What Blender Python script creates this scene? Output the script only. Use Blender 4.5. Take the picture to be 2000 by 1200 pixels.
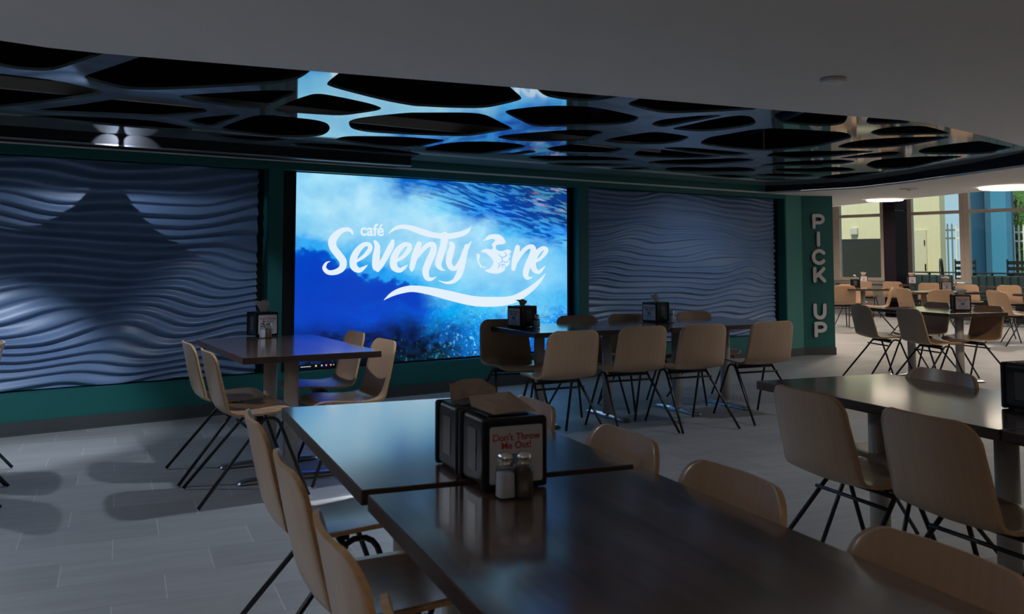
import bpy, bmesh, math, random
import numpy as np
from mathutils import Vector, Matrix
from mathutils.geometry import tessellate_polygon

for o in list(bpy.data.objects): bpy.data.objects.remove(o)
SC = bpy.context.scene
COL = SC.collection
R = math.radians
PI = math.pi

# ------------------------------------------------------------------ camera
FPX = 1800.0; YP = 390.0; TAN = 0.064; CH = 1.31; TH = R(53.3)
phi = math.atan(TAN)
FW = Vector((math.cos(TH), math.sin(TH), 0)); RT = Vector((math.sin(TH), -math.cos(TH), 0)); UP = Vector((0, 0, 1))
F3 = FW*math.cos(phi)+UP*math.sin(phi); U3 = UP*math.cos(phi)-FW*math.sin(phi)
cam = bpy.data.cameras.new('camera'); camo = bpy.data.objects.new('camera', cam); COL.objects.link(camo)
cam.sensor_width = 36; cam.lens = 36*FPX/2000
cam.shift_y = -(600-YP)/2000
cam.clip_start = 0.05; cam.clip_end = 200
m = Matrix((RT, U3, -F3)).transposed().to_4x4(); m.translation = (0, 0, CH)
camo.matrix_world = m
SC.camera = camo
cam.dof.use_dof = True; cam.dof.focus_distance = 6.5; cam.dof.aperture_fstop = 7.0

def ray(x, y): return F3+RT*((x-1000)/FPX)+U3*((YP-y)/FPX)
def un(x, y, z=0.0):
    r = ray(x, y); t = (z-CH)/r.z; return (r.x*t, r.y*t)
def onY(x, y, Y):
    r = ray(x, y); t = Y/r.y; return (r.x*t, CH+r.z*t)
def onX(x, y, X):
    r = ray(x, y); t = X/r.x; return (r.y*t, CH+r.z*t)

# ------------------------------------------------------------------ world, sun, lamps, exposure
SC.view_settings.view_transform = 'Standard'; SC.view_settings.look = 'None'
SC.view_settings.exposure = 0.0; SC.view_settings.gamma = 1.0; SC.view_settings.use_curve_mapping = False
w = bpy.data.worlds.new('world'); SC.world = w; w.use_nodes = True
bg = w.node_tree.nodes['Background']; bg.inputs['Color'].default_value = (0.50, 0.74, 1.0, 1); bg.inputs['Strength'].default_value = 1.3

def lamp(name, kind, loc, energy, color=(1, 1, 1), aim=None, **kw):
    l = bpy.data.lights.new(name, kind); l.energy = energy; l.color = color
    for k, v in kw.items(): setattr(l, k, v)
    o = bpy.data.objects.new(name, l); COL.objects.link(o); o.location = loc
    d = Vector(aim)-Vector(loc) if aim else Vector((0, 0, -1))
    o.rotation_euler = d.to_track_quat('-Z', 'Y').to_euler()
    return o
lamp('sun', 'SUN', (0, 0, 10), 7, (1, .93, .82), aim=(7.0, 2.0, 0), angle=0.02)
COOL = (.80, .88, 1.0); WARM = (1.0, .80, .62)
# two narrow spots tucked under the ceiling sheet at the wall, then washes added to brighten the panels, then floor spots
lamp('wall_spot', 'SPOT', (1.8, 7.34, 2.25), 10, COOL, aim=(1.8-.556, 7.34+.759, 2.25-.34), spot_size=R(50), spot_blend=.04, shadow_soft_size=.008)
lamp('wall_spot', 'SPOT', (1.8, 7.34, 2.25), 10, COOL, aim=(1.8+.623, 7.34+.702, 2.25-.339), spot_size=R(56.5), spot_blend=.04, shadow_soft_size=.008)
lamp('wall_spot', 'SPOT', (0.9, 6.2, 2.15), 105, COOL, aim=(1.0, 7.87, -.55), spot_size=R(58), spot_blend=.5, shadow_soft_size=.03)
lamp('wall_spot', 'SPOT', (3.0, 6.3, 2.15), 22, COOL, aim=(2.7, 7.87, .0), spot_size=R(60), spot_blend=.6, shadow_soft_size=.03)
lamp('wall_spot', 'SPOT', (8.6, 6.3, 2.15), 23, COOL, aim=(8.5, 7.87, -.3), spot_size=R(120), spot_blend=.8, shadow_soft_size=.05)  # added wash that brightens the right wave panel
lamp('floor_spot', 'SPOT', (4.3, 6.6, 2.15), 26, COOL, aim=(4.4, 7.75, -.6), spot_size=R(80), spot_blend=.7, shadow_soft_size=.03)  # added to lift the dark teal strip and baseboard under the screen
lamp('floor_spot', 'SPOT', (2.45, 4.95, 2.12), 62, COOL, aim=(1.6, 4.9, 0), spot_size=R(120), spot_blend=.4, shadow_soft_size=.03)
lamp('floor_spot', 'SPOT', (0.45, 6.85, 2.12), 50, COOL, aim=(0.9, 5.6, 0), spot_size=R(105), spot_blend=.4, shadow_soft_size=.03)
lamp('floor_spot', 'SPOT', (3.3, 3.9, 2.12), 30, COOL, aim=(3.6, 3.9, 0), spot_size=R(110), spot_blend=.6, shadow_soft_size=.04)
lamp('floor_spot', 'SPOT', (6.2, 3.9, 2.12), 30, COOL, aim=(6.2, 3.9, 0), spot_size=R(130), spot_blend=.7, shadow_soft_size=.04)
# unseen fill spots added behind and beside the camera for ambient light
for (x, y, e, c) in ((-.6, 3.0, 60, COOL), (-2.2, 5.0, 60, COOL), (8.6, 3.0, 110, WARM), (-1.0, -0.4, 75, WARM), (1.6, -1.8, 80, WARM), (6.0, .2, 70, WARM), (-3.5, 1.5, 60, COOL), (4.2, -3.5, 70, WARM)):
    lamp('fill_spot', 'SPOT', (x, y, 2.12), e, c, spot_size=R(150), spot_blend=.9, shadow_soft_size=.06)
for (x, y, e) in ((12.3, 8.0, 100), (11.2, 4.6, 60), (16.8, 8.0, 360), (17.5, 11.8, 330), (14.3, 9.6, 220), (14.0, 4.5, 220)):  # added spots without fixtures, brightening the far dining area
    lamp('dining_fill_spot', 'SPOT', (x, y, 3.1 if x > 13.2 else 2.1), e, (1.0, .82, .68), spot_size=R(150), spot_blend=.9, shadow_soft_size=.08)

# ------------------------------------------------------------------ materials
def nodes(name):
    m = bpy.data.materials.new(name); m.use_nodes = True
    nt = m.node_tree; return m, nt, nt.nodes['Principled BSDF']
def N(nt, typ, **kw):
    n = nt.nodes.new(typ)
    for k, v in kw.items(): setattr(n, k, v)
    return n
def L(nt, a, b): nt.links.new(a, b)
def math_n(nt, op, a, b=None):
    n = N(nt, 'ShaderNodeMath', operation=op)
    for i, v in enumerate((a, b)):
        if v is None: continue
        if isinstance(v, (int, float)): n.inputs[i].default_value = v
        else: L(nt, v, n.inputs[i])
    return n.outputs[0]
def mix(nt, fac, a, b):
    n = N(nt, 'ShaderNodeMix', data_type='RGBA')
    if isinstance(fac, (int, float)): n.inputs[0].default_value = fac
    else: L(nt, fac, n.inputs[0])
    for i, v in ((6, a), (7, b)):
        if isinstance(v, tuple): n.inputs[i].default_value = (*v[:3], 1)
        else: L(nt, v, n.inputs[i])
    return n.outputs[2]
def simple(name, col, rough=.5, metal=0, noise=.08, nscale=8, spec=.5, bump=0, coat=0, stretch=None):
    m, nt, b = nodes(name)
    tc = N(nt, 'ShaderNodeTexCoord'); src = tc.outputs['Object']
    if stretch:
        mp = N(nt, 'ShaderNodeMapping'); mp.inputs['Scale'].default_value = stretch; L(nt, src, mp.inputs[0]); src = mp.outputs[0]
    nz = N(nt, 'ShaderNodeTexNoise'); nz.inputs['Scale'].default_value = nscale; nz.inputs['Detail'].default_value = 4; L(nt, src, nz.inputs['Vector'])
    a = tuple(max(0, c*(1-noise)) for c in col); d = tuple(min(1, c*(1+noise)) for c in col)
    L(nt, mix(nt, nz.outputs[0], a, d), b.inputs['Base Color'])
    b.inputs['Roughness'].default_value = rough; b.inputs['Metallic'].default_value = metal
    b.inputs['Specular IOR Level'].default_value = spec; b.inputs['Coat Weight'].default_value = coat
    if bump:
        bp = N(nt, 'ShaderNodeBump'); bp.inputs['Strength'].default_value = bump; bp.inputs['Distance'].default_value = .01
        L(nt, nz.outputs[0], bp.inputs['Height']); L(nt, bp.outputs[0], b.inputs['Normal'])
    return m
def emit(name, col, s):
    m, nt, b = nodes(name); b.inputs['Base Color'].default_value = (0, 0, 0, 1)
    b.inputs['Emission Color'].default_value = (*col, 1); b.inputs['Emission Strength'].default_value = s
    return m
M = {}
M['ceiling'] = simple('white_ceiling_paint', (.82, .81, .80), .9, noise=.02)
M['ceiling_black'] = simple('black_plenum_paint', (.008, .009, .014), .8)
M['teal'] = simple('teal_wall_paint', (.008, .135, .13), .55, noise=.04)
M['teal_light'] = simple('sea_green_wall_paint', (.06, .25, .22), .55, noise=.04)
M['black_gloss'] = simple('black_surround_and_shade', (.006, .008, .010), .35)
M['wave'] = simple('blue_grey_wave_plaster', (.165, .27, .48), .36, noise=.03, nscale=3)
M['white_plastic'] = simple('white_plastic', (.93, .93, .92), .4, noise=.01)
M['base'] = simple('charcoal_baseboard', (.06, .07, .075), .5)
M['grey_wall'] = simple('grey_wall_paint', (.30, .29, .28), .8)
M['mirror'] = simple('polished_aluminium', (.50, .64, .70), .05, metal=.72, noise=.05, nscale=2)
M['alu_strip'] = simple('satin_aluminium', (.55, .58, .62), .35, metal=1)
M['tube'] = simple('black_powder_coat', (.008, .009, .012), .32)
M['foot'] = simple('cast_aluminium', (.62, .66, .72), .28, metal=1, noise=.12, nscale=30)
M['column'] = simple('greige_column_paint', (.52, .49, .46), .45)
M['chrome'] = simple('chrome', (.8, .8, .8), .12, metal=1)
M['black_plastic'] = simple('black_dispenser_plastic', (.006, .007, .009), .38, spec=.35)
M['card'] = simple('white_label_card', (.62, .62, .64), .5, noise=.02)
M['red_ink'] = simple('red_ink', (.50, .02, .02), .6)
M['blue_ink'] = simple('blue_ink', (.03, .26, .55), .6)
M['navy_ink'] = simple('navy_ink', (.12, .16, .45), .6)
M['napkin'] = simple('brown_paper_napkin', (.42, .31, .24), .9, noise=.06)
M['napkin_white'] = simple('pale_paper_napkin', (.62, .58, .56), .9, noise=.06)
M['window_grey'] = simple('grey_dispenser_window', (.09, .08, .075), .35)
M['salt'] = simple('salt', (.75, .76, .80), .8)
M['pepper'] = simple('pepper', (.10, .055, .03), .8, noise=.9, nscale=900)
M['letter'] = simple('brushed_grey_letter', (.78, .74, .78), .4)
M['leather'] = simple('dark_teal_leather', (.035, .085, .10), .45)
M['column_dark'] = simple('dark_plum_column_cladding', (.014, .009, .017), .75, spec=.2)
M['frame'] = simple('beige_window_frame', (.62, .51, .44), .5)
M['cream'] = simple('cream_stucco', (.62, .58, .40), .9)
M['door_out'] = simple('cream_service_door', (.56, .53, .40), .6)
M['dark_screen'] = simple('dark_exterior_screen', (.013, .016, .013), .7)
M['blue_out'] = simple('deep_blue_exterior_paint', (.03, .13, .24), .6)
M['blue_col'] = simple('bright_blue_exterior_column', (.05, .24, .42), .6)
M['fence'] = simple('white_fence_paint', (.75, .76, .74), .5)
M['patio'] = simple('patio_concrete', (.30, .29, .26), .9)
M['leaf'] = simple('palm_leaf', (.06, .16, .03), .5, noise=.5, nscale=20)
M['dark_metal'] = simple('dark_patio_metal', (.015, .02, .022), .4)
M['plum_ceiling'] = M['ceiling']
M['duct'] = simple('dark_blue_duct', (.02, .05, .12), .4)

def wood_table():
    m, nt, b = nodes('dark_walnut_tabletop')
    tc = N(nt, 'ShaderNodeTexCoord')
    mp = N(nt, 'ShaderNodeMapping'); mp.inputs['Scale'].default_value = (14, 1.1, 1); L(nt, tc.outputs['Object'], mp.inputs[0])
    nz = N(nt, 'ShaderNodeTexNoise'); nz.inputs['Scale'].default_value = 3.5; nz.inputs['Detail'].default_value = 8; nz.inputs['Roughness'].default_value = .65; L(nt, mp.outputs[0], nz.inputs['Vector'])
    # staves
    sx = N(nt, 'ShaderNodeSeparateXYZ'); L(nt, tc.outputs['Object'], sx.inputs[0])
    st = math_n(nt, 'FLOOR', math_n(nt, 'MULTIPLY', sx.outputs[0], 16)); wn = N(nt, 'ShaderNodeTexWhiteNoise', noise_dimensions='1D'); L(nt, st, wn.inputs['W'])
    f = math_n(nt, 'ADD', math_n(nt, 'MULTIPLY', nz.outputs[0], .75), math_n(nt, 'MULTIPLY', wn.outputs[0], .25))
    rp = N(nt, 'ShaderNodeValToRGB'); L(nt, f, rp.inputs[0])
    e = rp.color_ramp.elements; e[0].position = .25; e[0].color = (.070, .041, .030, 1); e[1].position = .8; e[1].color = (.20, .125, .092, 1)
    L(nt, rp.outputs[0], b.inputs['Base Color'])
    L(nt, math_n(nt, 'ADD', math_n(nt, 'MULTIPLY', nz.outputs[0], .06), .20), b.inputs['Roughness'])
    b.inputs['Specular IOR Level'].default_value = .6
    b.inputs['Coat Weight'].default_value = 1; b.inputs['Coat IOR'].default_value = 1.5; b.inputs['Coat Roughness'].default_value = .105
    return m
M['table'] = wood_table()
M['table_edge'] = simple('dark_table_edge', (.055, .033, .025), .45, noise=.3, nscale=20, stretch=(1, 1, 8))
def wood_ply():
    m, nt, b = nodes('oak_plywood_shell')
    tc = N(nt, 'ShaderNodeTexCoord')
    mp = N(nt, 'ShaderNodeMapping'); mp.inputs['Scale'].default_value = (22, 1.5, 1.5); L(nt, tc.outputs['Object'], mp.inputs[0])
    nz = N(nt, 'ShaderNodeTexNoise'); nz.inputs['Scale'].default_value = 2.5; nz.inputs['Detail'].default_value = 6; L(nt, mp.outputs[0], nz.inputs['Vector'])
    L(nt, mix(nt, nz.outputs[0], (.40, .245, .14), (.53, .35, .215)), b.inputs['Base Color'])
    b.inputs['Roughness'].default_value = .36; b.inputs['Coat Weight'].default_value = .6; b.inputs['Coat Roughness'].default_value = .22
    return m
M['ply'] = wood_ply()
M['ply_edge'] = simple('raw_ply_edge', (.50, .30, .14), .5, noise=.3, nscale=60)
def floor_mat():
    m, nt, b = nodes('grey_plank_tile_floor')
    tc = N(nt, 'ShaderNodeTexCoord'); sx = N(nt, 'ShaderNodeSeparateXYZ'); L(nt, tc.outputs['Object'], sx.inputs[0])
    a = R(-13.7); c, s = math.cos(a), math.sin(a)
    u = math_n(nt, 'ADD', math_n(nt, 'MULTIPLY', sx.outputs[0], c), math_n(nt, 'MULTIPLY', sx.outputs[1], s))
    v = math_n(nt, 'ADD', math_n(nt, 'MULTIPLY', sx.outputs[0], -s), math_n(nt, 'MULTIPLY', sx.outputs[1], c))
    v = math_n(nt, 'ADD', v, 0.0)
    vr = math_n(nt, 'DIVIDE', v, .298); row = math_n(nt, 'FLOOR', vr); fv = math_n(nt, 'FRACT', vr)
    ur = math_n(nt, 'DIVIDE', math_n(nt, 'ADD', u, math_n(nt, 'MULTIPLY', row, -.2)), .6); colu = math_n(nt, 'FLOOR', ur); fu = math_n(nt, 'FRACT', ur)
    ju = math_n(nt, 'LESS_THAN', fu, .006); jv = math_n(nt, 'LESS_THAN', fv, .010)
    wn = N(nt, 'ShaderNodeTexWhiteNoise', noise_dimensions='2D'); cb = N(nt, 'ShaderNodeCombineXYZ'); L(nt, row, cb.inputs[0]); L(nt, colu, cb.inputs[1]); L(nt, cb.outputs[0], wn.inputs['Vector'])
    cb2 = N(nt, 'ShaderNodeCombineXYZ'); L(nt, u, cb2.inputs[0]); L(nt, math_n(nt, 'MULTIPLY', v, 6), cb2.inputs[1]); L(nt, math_n(nt, 'MULTIPLY', wn.outputs[0], 9), cb2.inputs[2])
    nz = N(nt, 'ShaderNodeTexNoise'); nz.inputs['Scale'].default_value = 3; nz.inputs['Detail'].default_value = 7; L(nt, cb2.outputs[0], nz.inputs['Vector'])
    f = math_n(nt, 'ADD', math_n(nt, 'MULTIPLY', nz.outputs[0], .7), math_n(nt, 'MULTIPLY', wn.outputs[0], .3))
    base = mix(nt, f, (.20, .205, .21), (.40, .41, .42))
    base = mix(nt, jv, base, (.17, .17, .17)); base = mix(nt, ju, base, (.50, .51, .53))
    L(nt, base, b.inputs['Base Color']); b.inputs['Roughness'].default_value = .42
    bp = N(nt, 'ShaderNodeBump'); bp.inputs['Strength'].default_value = .15; bp.inputs['Distance'].default_value = .002
    L(nt, nz.outputs[0], bp.inputs['Height']); L(nt, bp.outputs[0], b.inputs['Normal'])
    return m
M['floor'] = floor_mat()
def glass_pane(name, tint, refl=.055):
    m = bpy.data.materials.new(name); m.use_nodes = True; nt = m.node_tree; nt.nodes.clear()
    o = N(nt, 'ShaderNodeOutputMaterial'); t = N(nt, 'ShaderNodeBsdfTransparent'); g = N(nt, 'ShaderNodeBsdfGlossy'); mx = N(nt, 'ShaderNodeMixShader')
    nz = N(nt, 'ShaderNodeTexNoise'); nz.inputs['Scale'].default_value = .7
    L(nt, mix(nt, nz.outputs[0], tuple(c*.96 for c in tint), tint), t.inputs[0])
    g.inputs['Roughness'].default_value = .02; mx.inputs[0].default_value = refl
    L(nt, t.outputs[0], mx.inputs[1]); L(nt, g.outputs[0], mx.inputs[2]); L(nt, mx.outputs[0], o.inputs[0])
    return m
M['glass'] = glass_pane('tinted_window_glass', (.80, .82, .76))
M['shaker_glass'] = glass_pane('clear_shaker_glass', (.85, .87, .9), .14)
def attr_emit(name, s):
    m, nt, b = nodes(name); a = N(nt, 'ShaderNodeVertexColor', layer_name='pic')
    b.inputs['Base Color'].default_value = (.01, .01, .01, 1); b.inputs['Roughness'].default_value = .5
    L(nt, a.outputs[0], b.inputs['Emission Color']); b.inputs['Emission Strength'].default_value = s
    return m
SCREEN_S = 1.0
M['screen'] = attr_emit('led_picture', SCREEN_S)
M['logo'] = emit('led_white_lettering', (.76, .87, .97), SCREEN_S)
M['led_black'] = emit('led_black_bar', (.001, .002, .004), 1)

# ------------------------------------------------------------------ mesh helpers
def obj(name, verts, faces, mat, parent=None, smooth=False, mats=None, midx=None, loc=None, rotz=0):
    me = bpy.data.meshes.new(name); me.from_pydata([tuple(v) for v in verts], [], faces); me.update()
    for mt in (mats or [mat]): me.materials.append(mt)
    if midx is not None:
        for p, i in zip(me.polygons, midx): p.material_index = i
    if smooth is True:
        for p in me.polygons: p.use_smooth = True
    elif smooth:
        for p, s in zip(me.polygons, smooth): p.use_smooth = s
    o = bpy.data.objects.new(name, me); COL.objects.link(o)
    if parent: o.parent = parent
    if loc: o.location = loc
    o.rotation_euler[2] = rotz
    return o
class B:
    """collects shapes into one mesh"""
    def __init__(s): s.v = []; s.f = []; s.s = []
    def add(s, vs, fs, smooth=False):
        n = len(s.v); s.v += [tuple(v) for v in vs]; s.f += [tuple(i+n for i in f) for f in fs]; s.s += [smooth]*len(fs); return s
    def bm(s, bm, smooth=False):
        bm.verts.index_update(); s.add([v.co[:] for v in bm.verts], [[v.index for v in f.verts] for f in bm.faces], smooth); bm.free(); return s
    def box(s, x0, x1, y0, y1, z0, z1, bev=0, seg=2, rot=0, cen=None):
        bm = bmesh.new(); bmesh.ops.create_cube(bm, size=1)
        bmesh.ops.scale(bm, vec=(x1-x0, y1-y0, z1-z0), verts=bm.verts)
        if bev: bmesh.ops.bevel(bm, geom=bm.edges[:], offset=bev, segments=seg, affect='EDGES', profile=.5)
        if rot: bmesh.ops.rotate(bm, cent=(0, 0, 0), matrix=Matrix.Rotation(rot, 3, 'Z'), verts=bm.verts)
        bmesh.ops.translate(bm, vec=((x0+x1)/2, (y0+y1)/2, (z0+z1)/2), verts=bm.verts)
        return s.bm(bm)
    def cyl(s, x, y, z0, z1, r, seg=20, r2=None):
        r2 = r if r2 is None else r2; vs = []; fs = []
        for k in range(seg):
            a = 2*PI*k/seg; vs.append((x+r*math.cos(a), y+r*math.sin(a), z0))
        for k in range(seg):
            a = 2*PI*k/seg; vs.append((x+r2*math.cos(a), y+r2*math.sin(a), z1))
        s.add(vs, [(k, (k+1) % seg, seg+(k+1) % seg, seg+k) for k in range(seg)], True)
        s.add(vs, [tuple(range(seg))[::-1], tuple(range(seg, 2*seg))]); return s
    def lathe(s, prof, x=0, y=0, z=0, seg=20):
        vs = []; n = len(prof)
        for r, h in prof:
            for k in range(seg):
                a = 2*PI*k/seg; vs.append((x+r*math.cos(a), y+r*math.sin(a), z+h))
        fs = [(i*seg+k, i*seg+(k+1) % seg, (i+1)*seg+(k+1) % seg, (i+1)*seg+k) for i in range(n-1) for k in range(seg)]
        s.add(vs, fs, True); s.add(vs, [tuple(range(seg))[::-1], tuple(range((n-1)*seg, n*seg))]); return s
    def tube(s, pts, r, seg=8):
        pts = [Vector(p) for p in pts]; vs = []; n = len(pts); up = None
        for i, p in enumerate(pts):
            d = (pts[min(i+1, n-1)]-pts[max(i-1, 0)]).normalized()
            if up is None: up = Vector((0, 0, 1)) if abs(d.z) < .9 else Vector((1, 0, 0))
            a = d.cross(up).normalized(); b = a.cross(d).normalized(); up = b
            for k in range(seg):
                t = 2*PI*k/seg; vs.append(p+a*(r*math.cos(t))+b*(r*math.sin(t)))
        s.add(vs, [(i*seg+k, i*seg+(k+1) % seg, (i+1)*seg+(k+1) % seg, (i+1)*seg+k) for i in range(n-1) for k in range(seg)], True)
        s.add(vs, [tuple(range(seg))[::-1], tuple(range((n-1)*seg, n*seg))]); return s
    def prism(s, poly, axis, d0, d1):
        """poly (a,b) extruded: axis 'z' -> (a,b,d), axis 'y' -> (a,d,b), axis 'x' -> (d,a,b)"""
        def P(a, b, d): return {'z': (a, b, d), 'y': (a, d, b), 'x': (d, a, b)}[axis]
        n = len(poly); vs = [P(a, b, d0) for a, b in poly]+[P(a, b, d1) for a, b in poly]
        tr = tessellate_polygon([[Vector((a, b, 0)) for a, b in poly]])
        fs = [tuple(t) for t in tr]+[tuple(i+n for i in t) for t in tr]+[(k, (k+1) % n, n+(k+1) % n, n+k) for k in range(n)]
        s.add(vs, fs); return s
    def build(s, name, mat, parent=None, **kw):
        o = obj(name, s.v, s.f, mat, parent, smooth=s.s, **kw)
        bm = bmesh.new(); bm.from_mesh(o.data); bmesh.ops.remove_doubles(bm, verts=bm.verts, dist=1e-5); bmesh.ops.recalc_face_normals(bm, faces=bm.faces); bm.to_mesh(o.data); bm.free()
        return o
def tag(o, label=None, cat=None, group=None, kind=None):
    for k, v in (('label', label), ('category', cat), ('group', group), ('kind', kind)):
        if v: o[k] = v
    return o
def empty(name, loc, rotz=0):
    o = bpy.data.objects.new(name, None); COL.objects.link(o); o.empty_display_size = .1
    o.location = loc; o.rotation_euler = (0, 0, rotz); return o
def struct(o): o['kind'] = 'structure'; return o
def copy_tree(o, parent=None):
    c = o.copy(); COL.objects.link(c)
    if parent: c.parent = parent
    for ch in list(o.children): copy_tree(ch, c)
    return c
def catmull(pts, n=6, closed=False):
    out = []; m_ = len(pts); rng = range(m_ if closed else m_-1)
    for i in rng:
        g = (lambda j: pts[j % m_]) if closed else (lambda j: pts[max(0, min(m_-1, j))])
        p0, p1, p2, p3 = g(i-1), g(i), g(i+1), g(i+2)
        for k in range(n):
            t = k/n
            out.append(tuple(.5*((2*b)+(-a+c)*t+(2*a-5*b+4*c-d)*t*t+(-a+3*b-3*c+d)*t**3) for a, b, c, d in zip(p0, p1, p2, p3)))
    if not closed: out.append(tuple(pts[-1]))
    return out
def chaikin(p, it=3):
    for _ in range(it):
        q = []
        for i in range(len(p)):
            a, b = p[i], p[(i+1) % len(p)]
            q += [(a[0]*.78+b[0]*.22, a[1]*.78+b[1]*.22), (a[0]*.22+b[0]*.78, a[1]*.22+b[1]*.78)]
        p = q
    return p
def ribbon(pts, n=6, caps=True):
    """(x,y,width) centreline -> outline polygon with round ends"""
    c = catmull(pts, n); Lf = []; Rt = []
    def dirn(i):
        a, b = c[max(0, i-1)], c[min(len(c)-1, i+1)]; d = math.hypot(b[0]-a[0], b[1]-a[1]) or 1; return (b[0]-a[0])/d, (b[1]-a[1])/d
    for i, (x, y, wd) in enumerate(c):
        dx, dy = dirn(i); h = max(wd, .01)/2; Lf.append((x-dy*h, y+dx*h)); Rt.append((x+dy*h, y-dx*h))
    def cap(i, sgn):
        x, y, wd = c[i]; dx, dy = dirn(i); h = max(wd, .01)/2; o = []
        for k in range(1, 6):
            a = PI*k/6
            o.append((x+sgn*(dx*math.sin(a)*h)-sgn*dy*math.cos(a)*h*1, y+sgn*(dy*math.sin(a)*h)+sgn*dx*math.cos(a)*h))
        return o
    quads = []
    return Lf, Rt, cap(len(c)-1, 1), cap(0, -1)
def add_ribbon(b, pts, mapf, d0, d1, n=6):
    """extruded stroke; mapf(x,y)->(a,b) on the plane; extruded along y from d0 to d1"""
    Lf, Rt, ce, cs = ribbon(pts, n)
    def P(p, d): a, z = mapf(*p); return (a, d, z)
    m_ = len(Lf); vs = []
    for d in (d0, d1):
        vs += [P(p, d) for p in Lf]+[P(p, d) for p in Rt]
    fs = []
    for i in range(m_-1):
        fs += [(i, i+1, m_+i+1, m_+i), (2*m_+i, 2*m_+i+1, 3*m_+i+1, 3*m_+i), (i, i+1, 2*m_+i+1, 2*m_+i), (m_+i, m_+i+1, 3*m_+i+1, 3*m_+i)]
    b.add(vs, fs)
    for ring, a, z in ((ce, Lf[-1], Rt[-1]), (cs, Rt[0], Lf[0])):
        poly = [a]+ring+[z]; q = len(poly)
        vs = [P(p, d0) for p in poly]+[P(p, d1) for p in poly]
        b.add(vs, [tuple(range(q)), tuple(range(q, 2*q))]+[(k, k+1, q+k+1, q+k) for k in range(q-1)])
def text_mesh(s, size, depth=.0005, align='CENTER', bold=0.0):
    cu = bpy.data.curves.new('t', 'FONT'); cu.body = s; cu.size = size; cu.extrude = depth; cu.align_x = align; cu.offset = bold
    o = bpy.data.objects.new('t', cu); COL.objects.link(o); bpy.context.view_layer.update()
    me = bpy.data.meshes.new_from_object(o.evaluated_get(bpy.context.evaluated_depsgraph_get()))
    bpy.data.objects.remove(o); return me
def text_obj(name, s, size, mat, parent, loc, rot, depth=.0004, bold=0.0, align='CENTER'):
    me = text_mesh(s, size, depth, align, bold); me.materials.clear(); me.materials.append(mat)
    o = bpy.data.objects.new(name, me); COL.objects.link(o); o.parent = parent; o.location = loc; o.rotation_euler = rot; return o
def curve_plate(name, outer, holes, z0, z1, mat):
    cu = bpy.data.curves.new(name, 'CURVE'); cu.dimensions = '2D'; cu.fill_mode = 'BOTH'; cu.extrude = (z1-z0)/2
    for poly in [outer]+holes:
        sp = cu.splines.new('POLY'); sp.points.add(len(poly)-1)
        for p, (x, y) in zip(sp.points, poly): p.co = (x, y, 0, 1)
        sp.use_cyclic_u = True
    t = bpy.data.objects.new(name, cu); COL.objects.link(t); bpy.context.view_layer.update()
    me = bpy.data.meshes.new_from_object(t.evaluated_get(bpy.context.evaluated_depsgraph_get())); bpy.data.objects.remove(t)
    me.name = name; me.materials.clear(); me.materials.append(mat)
    for p in me.polygons: p.use_smooth = False
    o = bpy.data.objects.new(name, me); COL.objects.link(o); o.location = (0, 0, (z0+z1)/2); return o

# ------------------------------------------------------------------ setting: floor, walls, ceiling
ZC = 2.17; ZP = 2.26; WY = 7.75
struct(B().box(-6, 20.2, -6, 16, -.1, 0).build('floor', M['floor']))
struct(B().box(-6.1, 20.4, -6.2, -6, 0, 3.3).build('wall_back', M['grey_wall']))
struct(B().box(-6.2, -6, -6, 8.4, 0, 3.3).build('wall_left', M['grey_wall']))
struct(B().box(10.9, 20.3, 16, 16.2, 0, 3.3).build('wall_rear', M['grey_wall']))
# near edge of the ceiling opening and the far edge of it
near = [(0, 79.2), (91.7, 92.9), (200, 104.5), (300, 113), (450, 125.5), (600, 138), (820, 156), (994, 170), (1120, 181.3), (1380, 203.6), (1600, 222), (1700, 230), (1758, 234.5), (1801, 239.5), (1847, 248), (1894, 259), (1944, 271), (2000, 287)]
near = [un(x, y, ZC) for x, y in near]
opening = [(-3.5, WY), (-3.5, 4.6), (-1.5, 4.35), (-.3, 4.2)]+near+[(8.2, 3.5), (9.01, 4.04), (9.35, 4.69), (9.9, 5.75), (10.19, 6.53), (10.12, 7.1), (9.96, WY)]
struct(curve_plate('ceiling', [(-6, -6), (11.4, -6), (11.5, 2), (11.6, 4.5), (11.95, 6.05), (12.6, 7.37), (13.34, 8.96), (14.6, 12), (15.5, 16), (11.0, 16), (11.0, 7.9), (10.7, WY), (9.961, WY), (9.96, WY+.1), (-3.5, WY+.1), (-6, WY+.1)], [[(x, y-.002 if y >= WY else y) for x, y in opening]], ZC, ZC+.02, M['ceiling']))
# black sides and top of the void above the opening
b = B(); n = len(opening)
for i in range(n):
    a, c = opening[i], opening[(i+1) % n]
    if a[1] >= WY and c[1] >= WY: continue
    b.add([(a[0], a[1], ZC+.021), (c[0], c[1], ZC+.021), (c[0], c[1], 3.3), (a[0], a[1], 3.3)], [(0, 1, 2, 3)])
struct(b.build('trim_1', M['ceiling_black']))
struct(B().box(-6, 11.5, -6, 8.4, 3.3, 3.4).build('ceiling_plenum', M['ceiling_black']))
struct(B().prism([(11.42, -6), (20.4, -6), (20.4, 16.2), (15.5, 16.2), (14.62, 12), (13.36, 8.96), (12.62, 7.37), (11.97, 6.05), (11.62, 4.5), (11.52, 2)], 'z', 3.2, 3.3).build('ceiling_high', M['ceiling']))
b = B(); e = [(11.42, -6), (11.52, 2), (11.62, 4.5), (11.97, 6.05), (12.62, 7.37), (13.36, 8.96), (14.62, 12), (15.5, 16)]
for a, c in zip(e, e[1:]): b.add([(a[0], a[1], ZC), (c[0], c[1], ZC), (c[0], c[1], 3.2), (a[0], a[1], 3.2)], [(0, 1, 2, 3)])
struct(b.build('trim_2', M['ceiling']))

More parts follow.
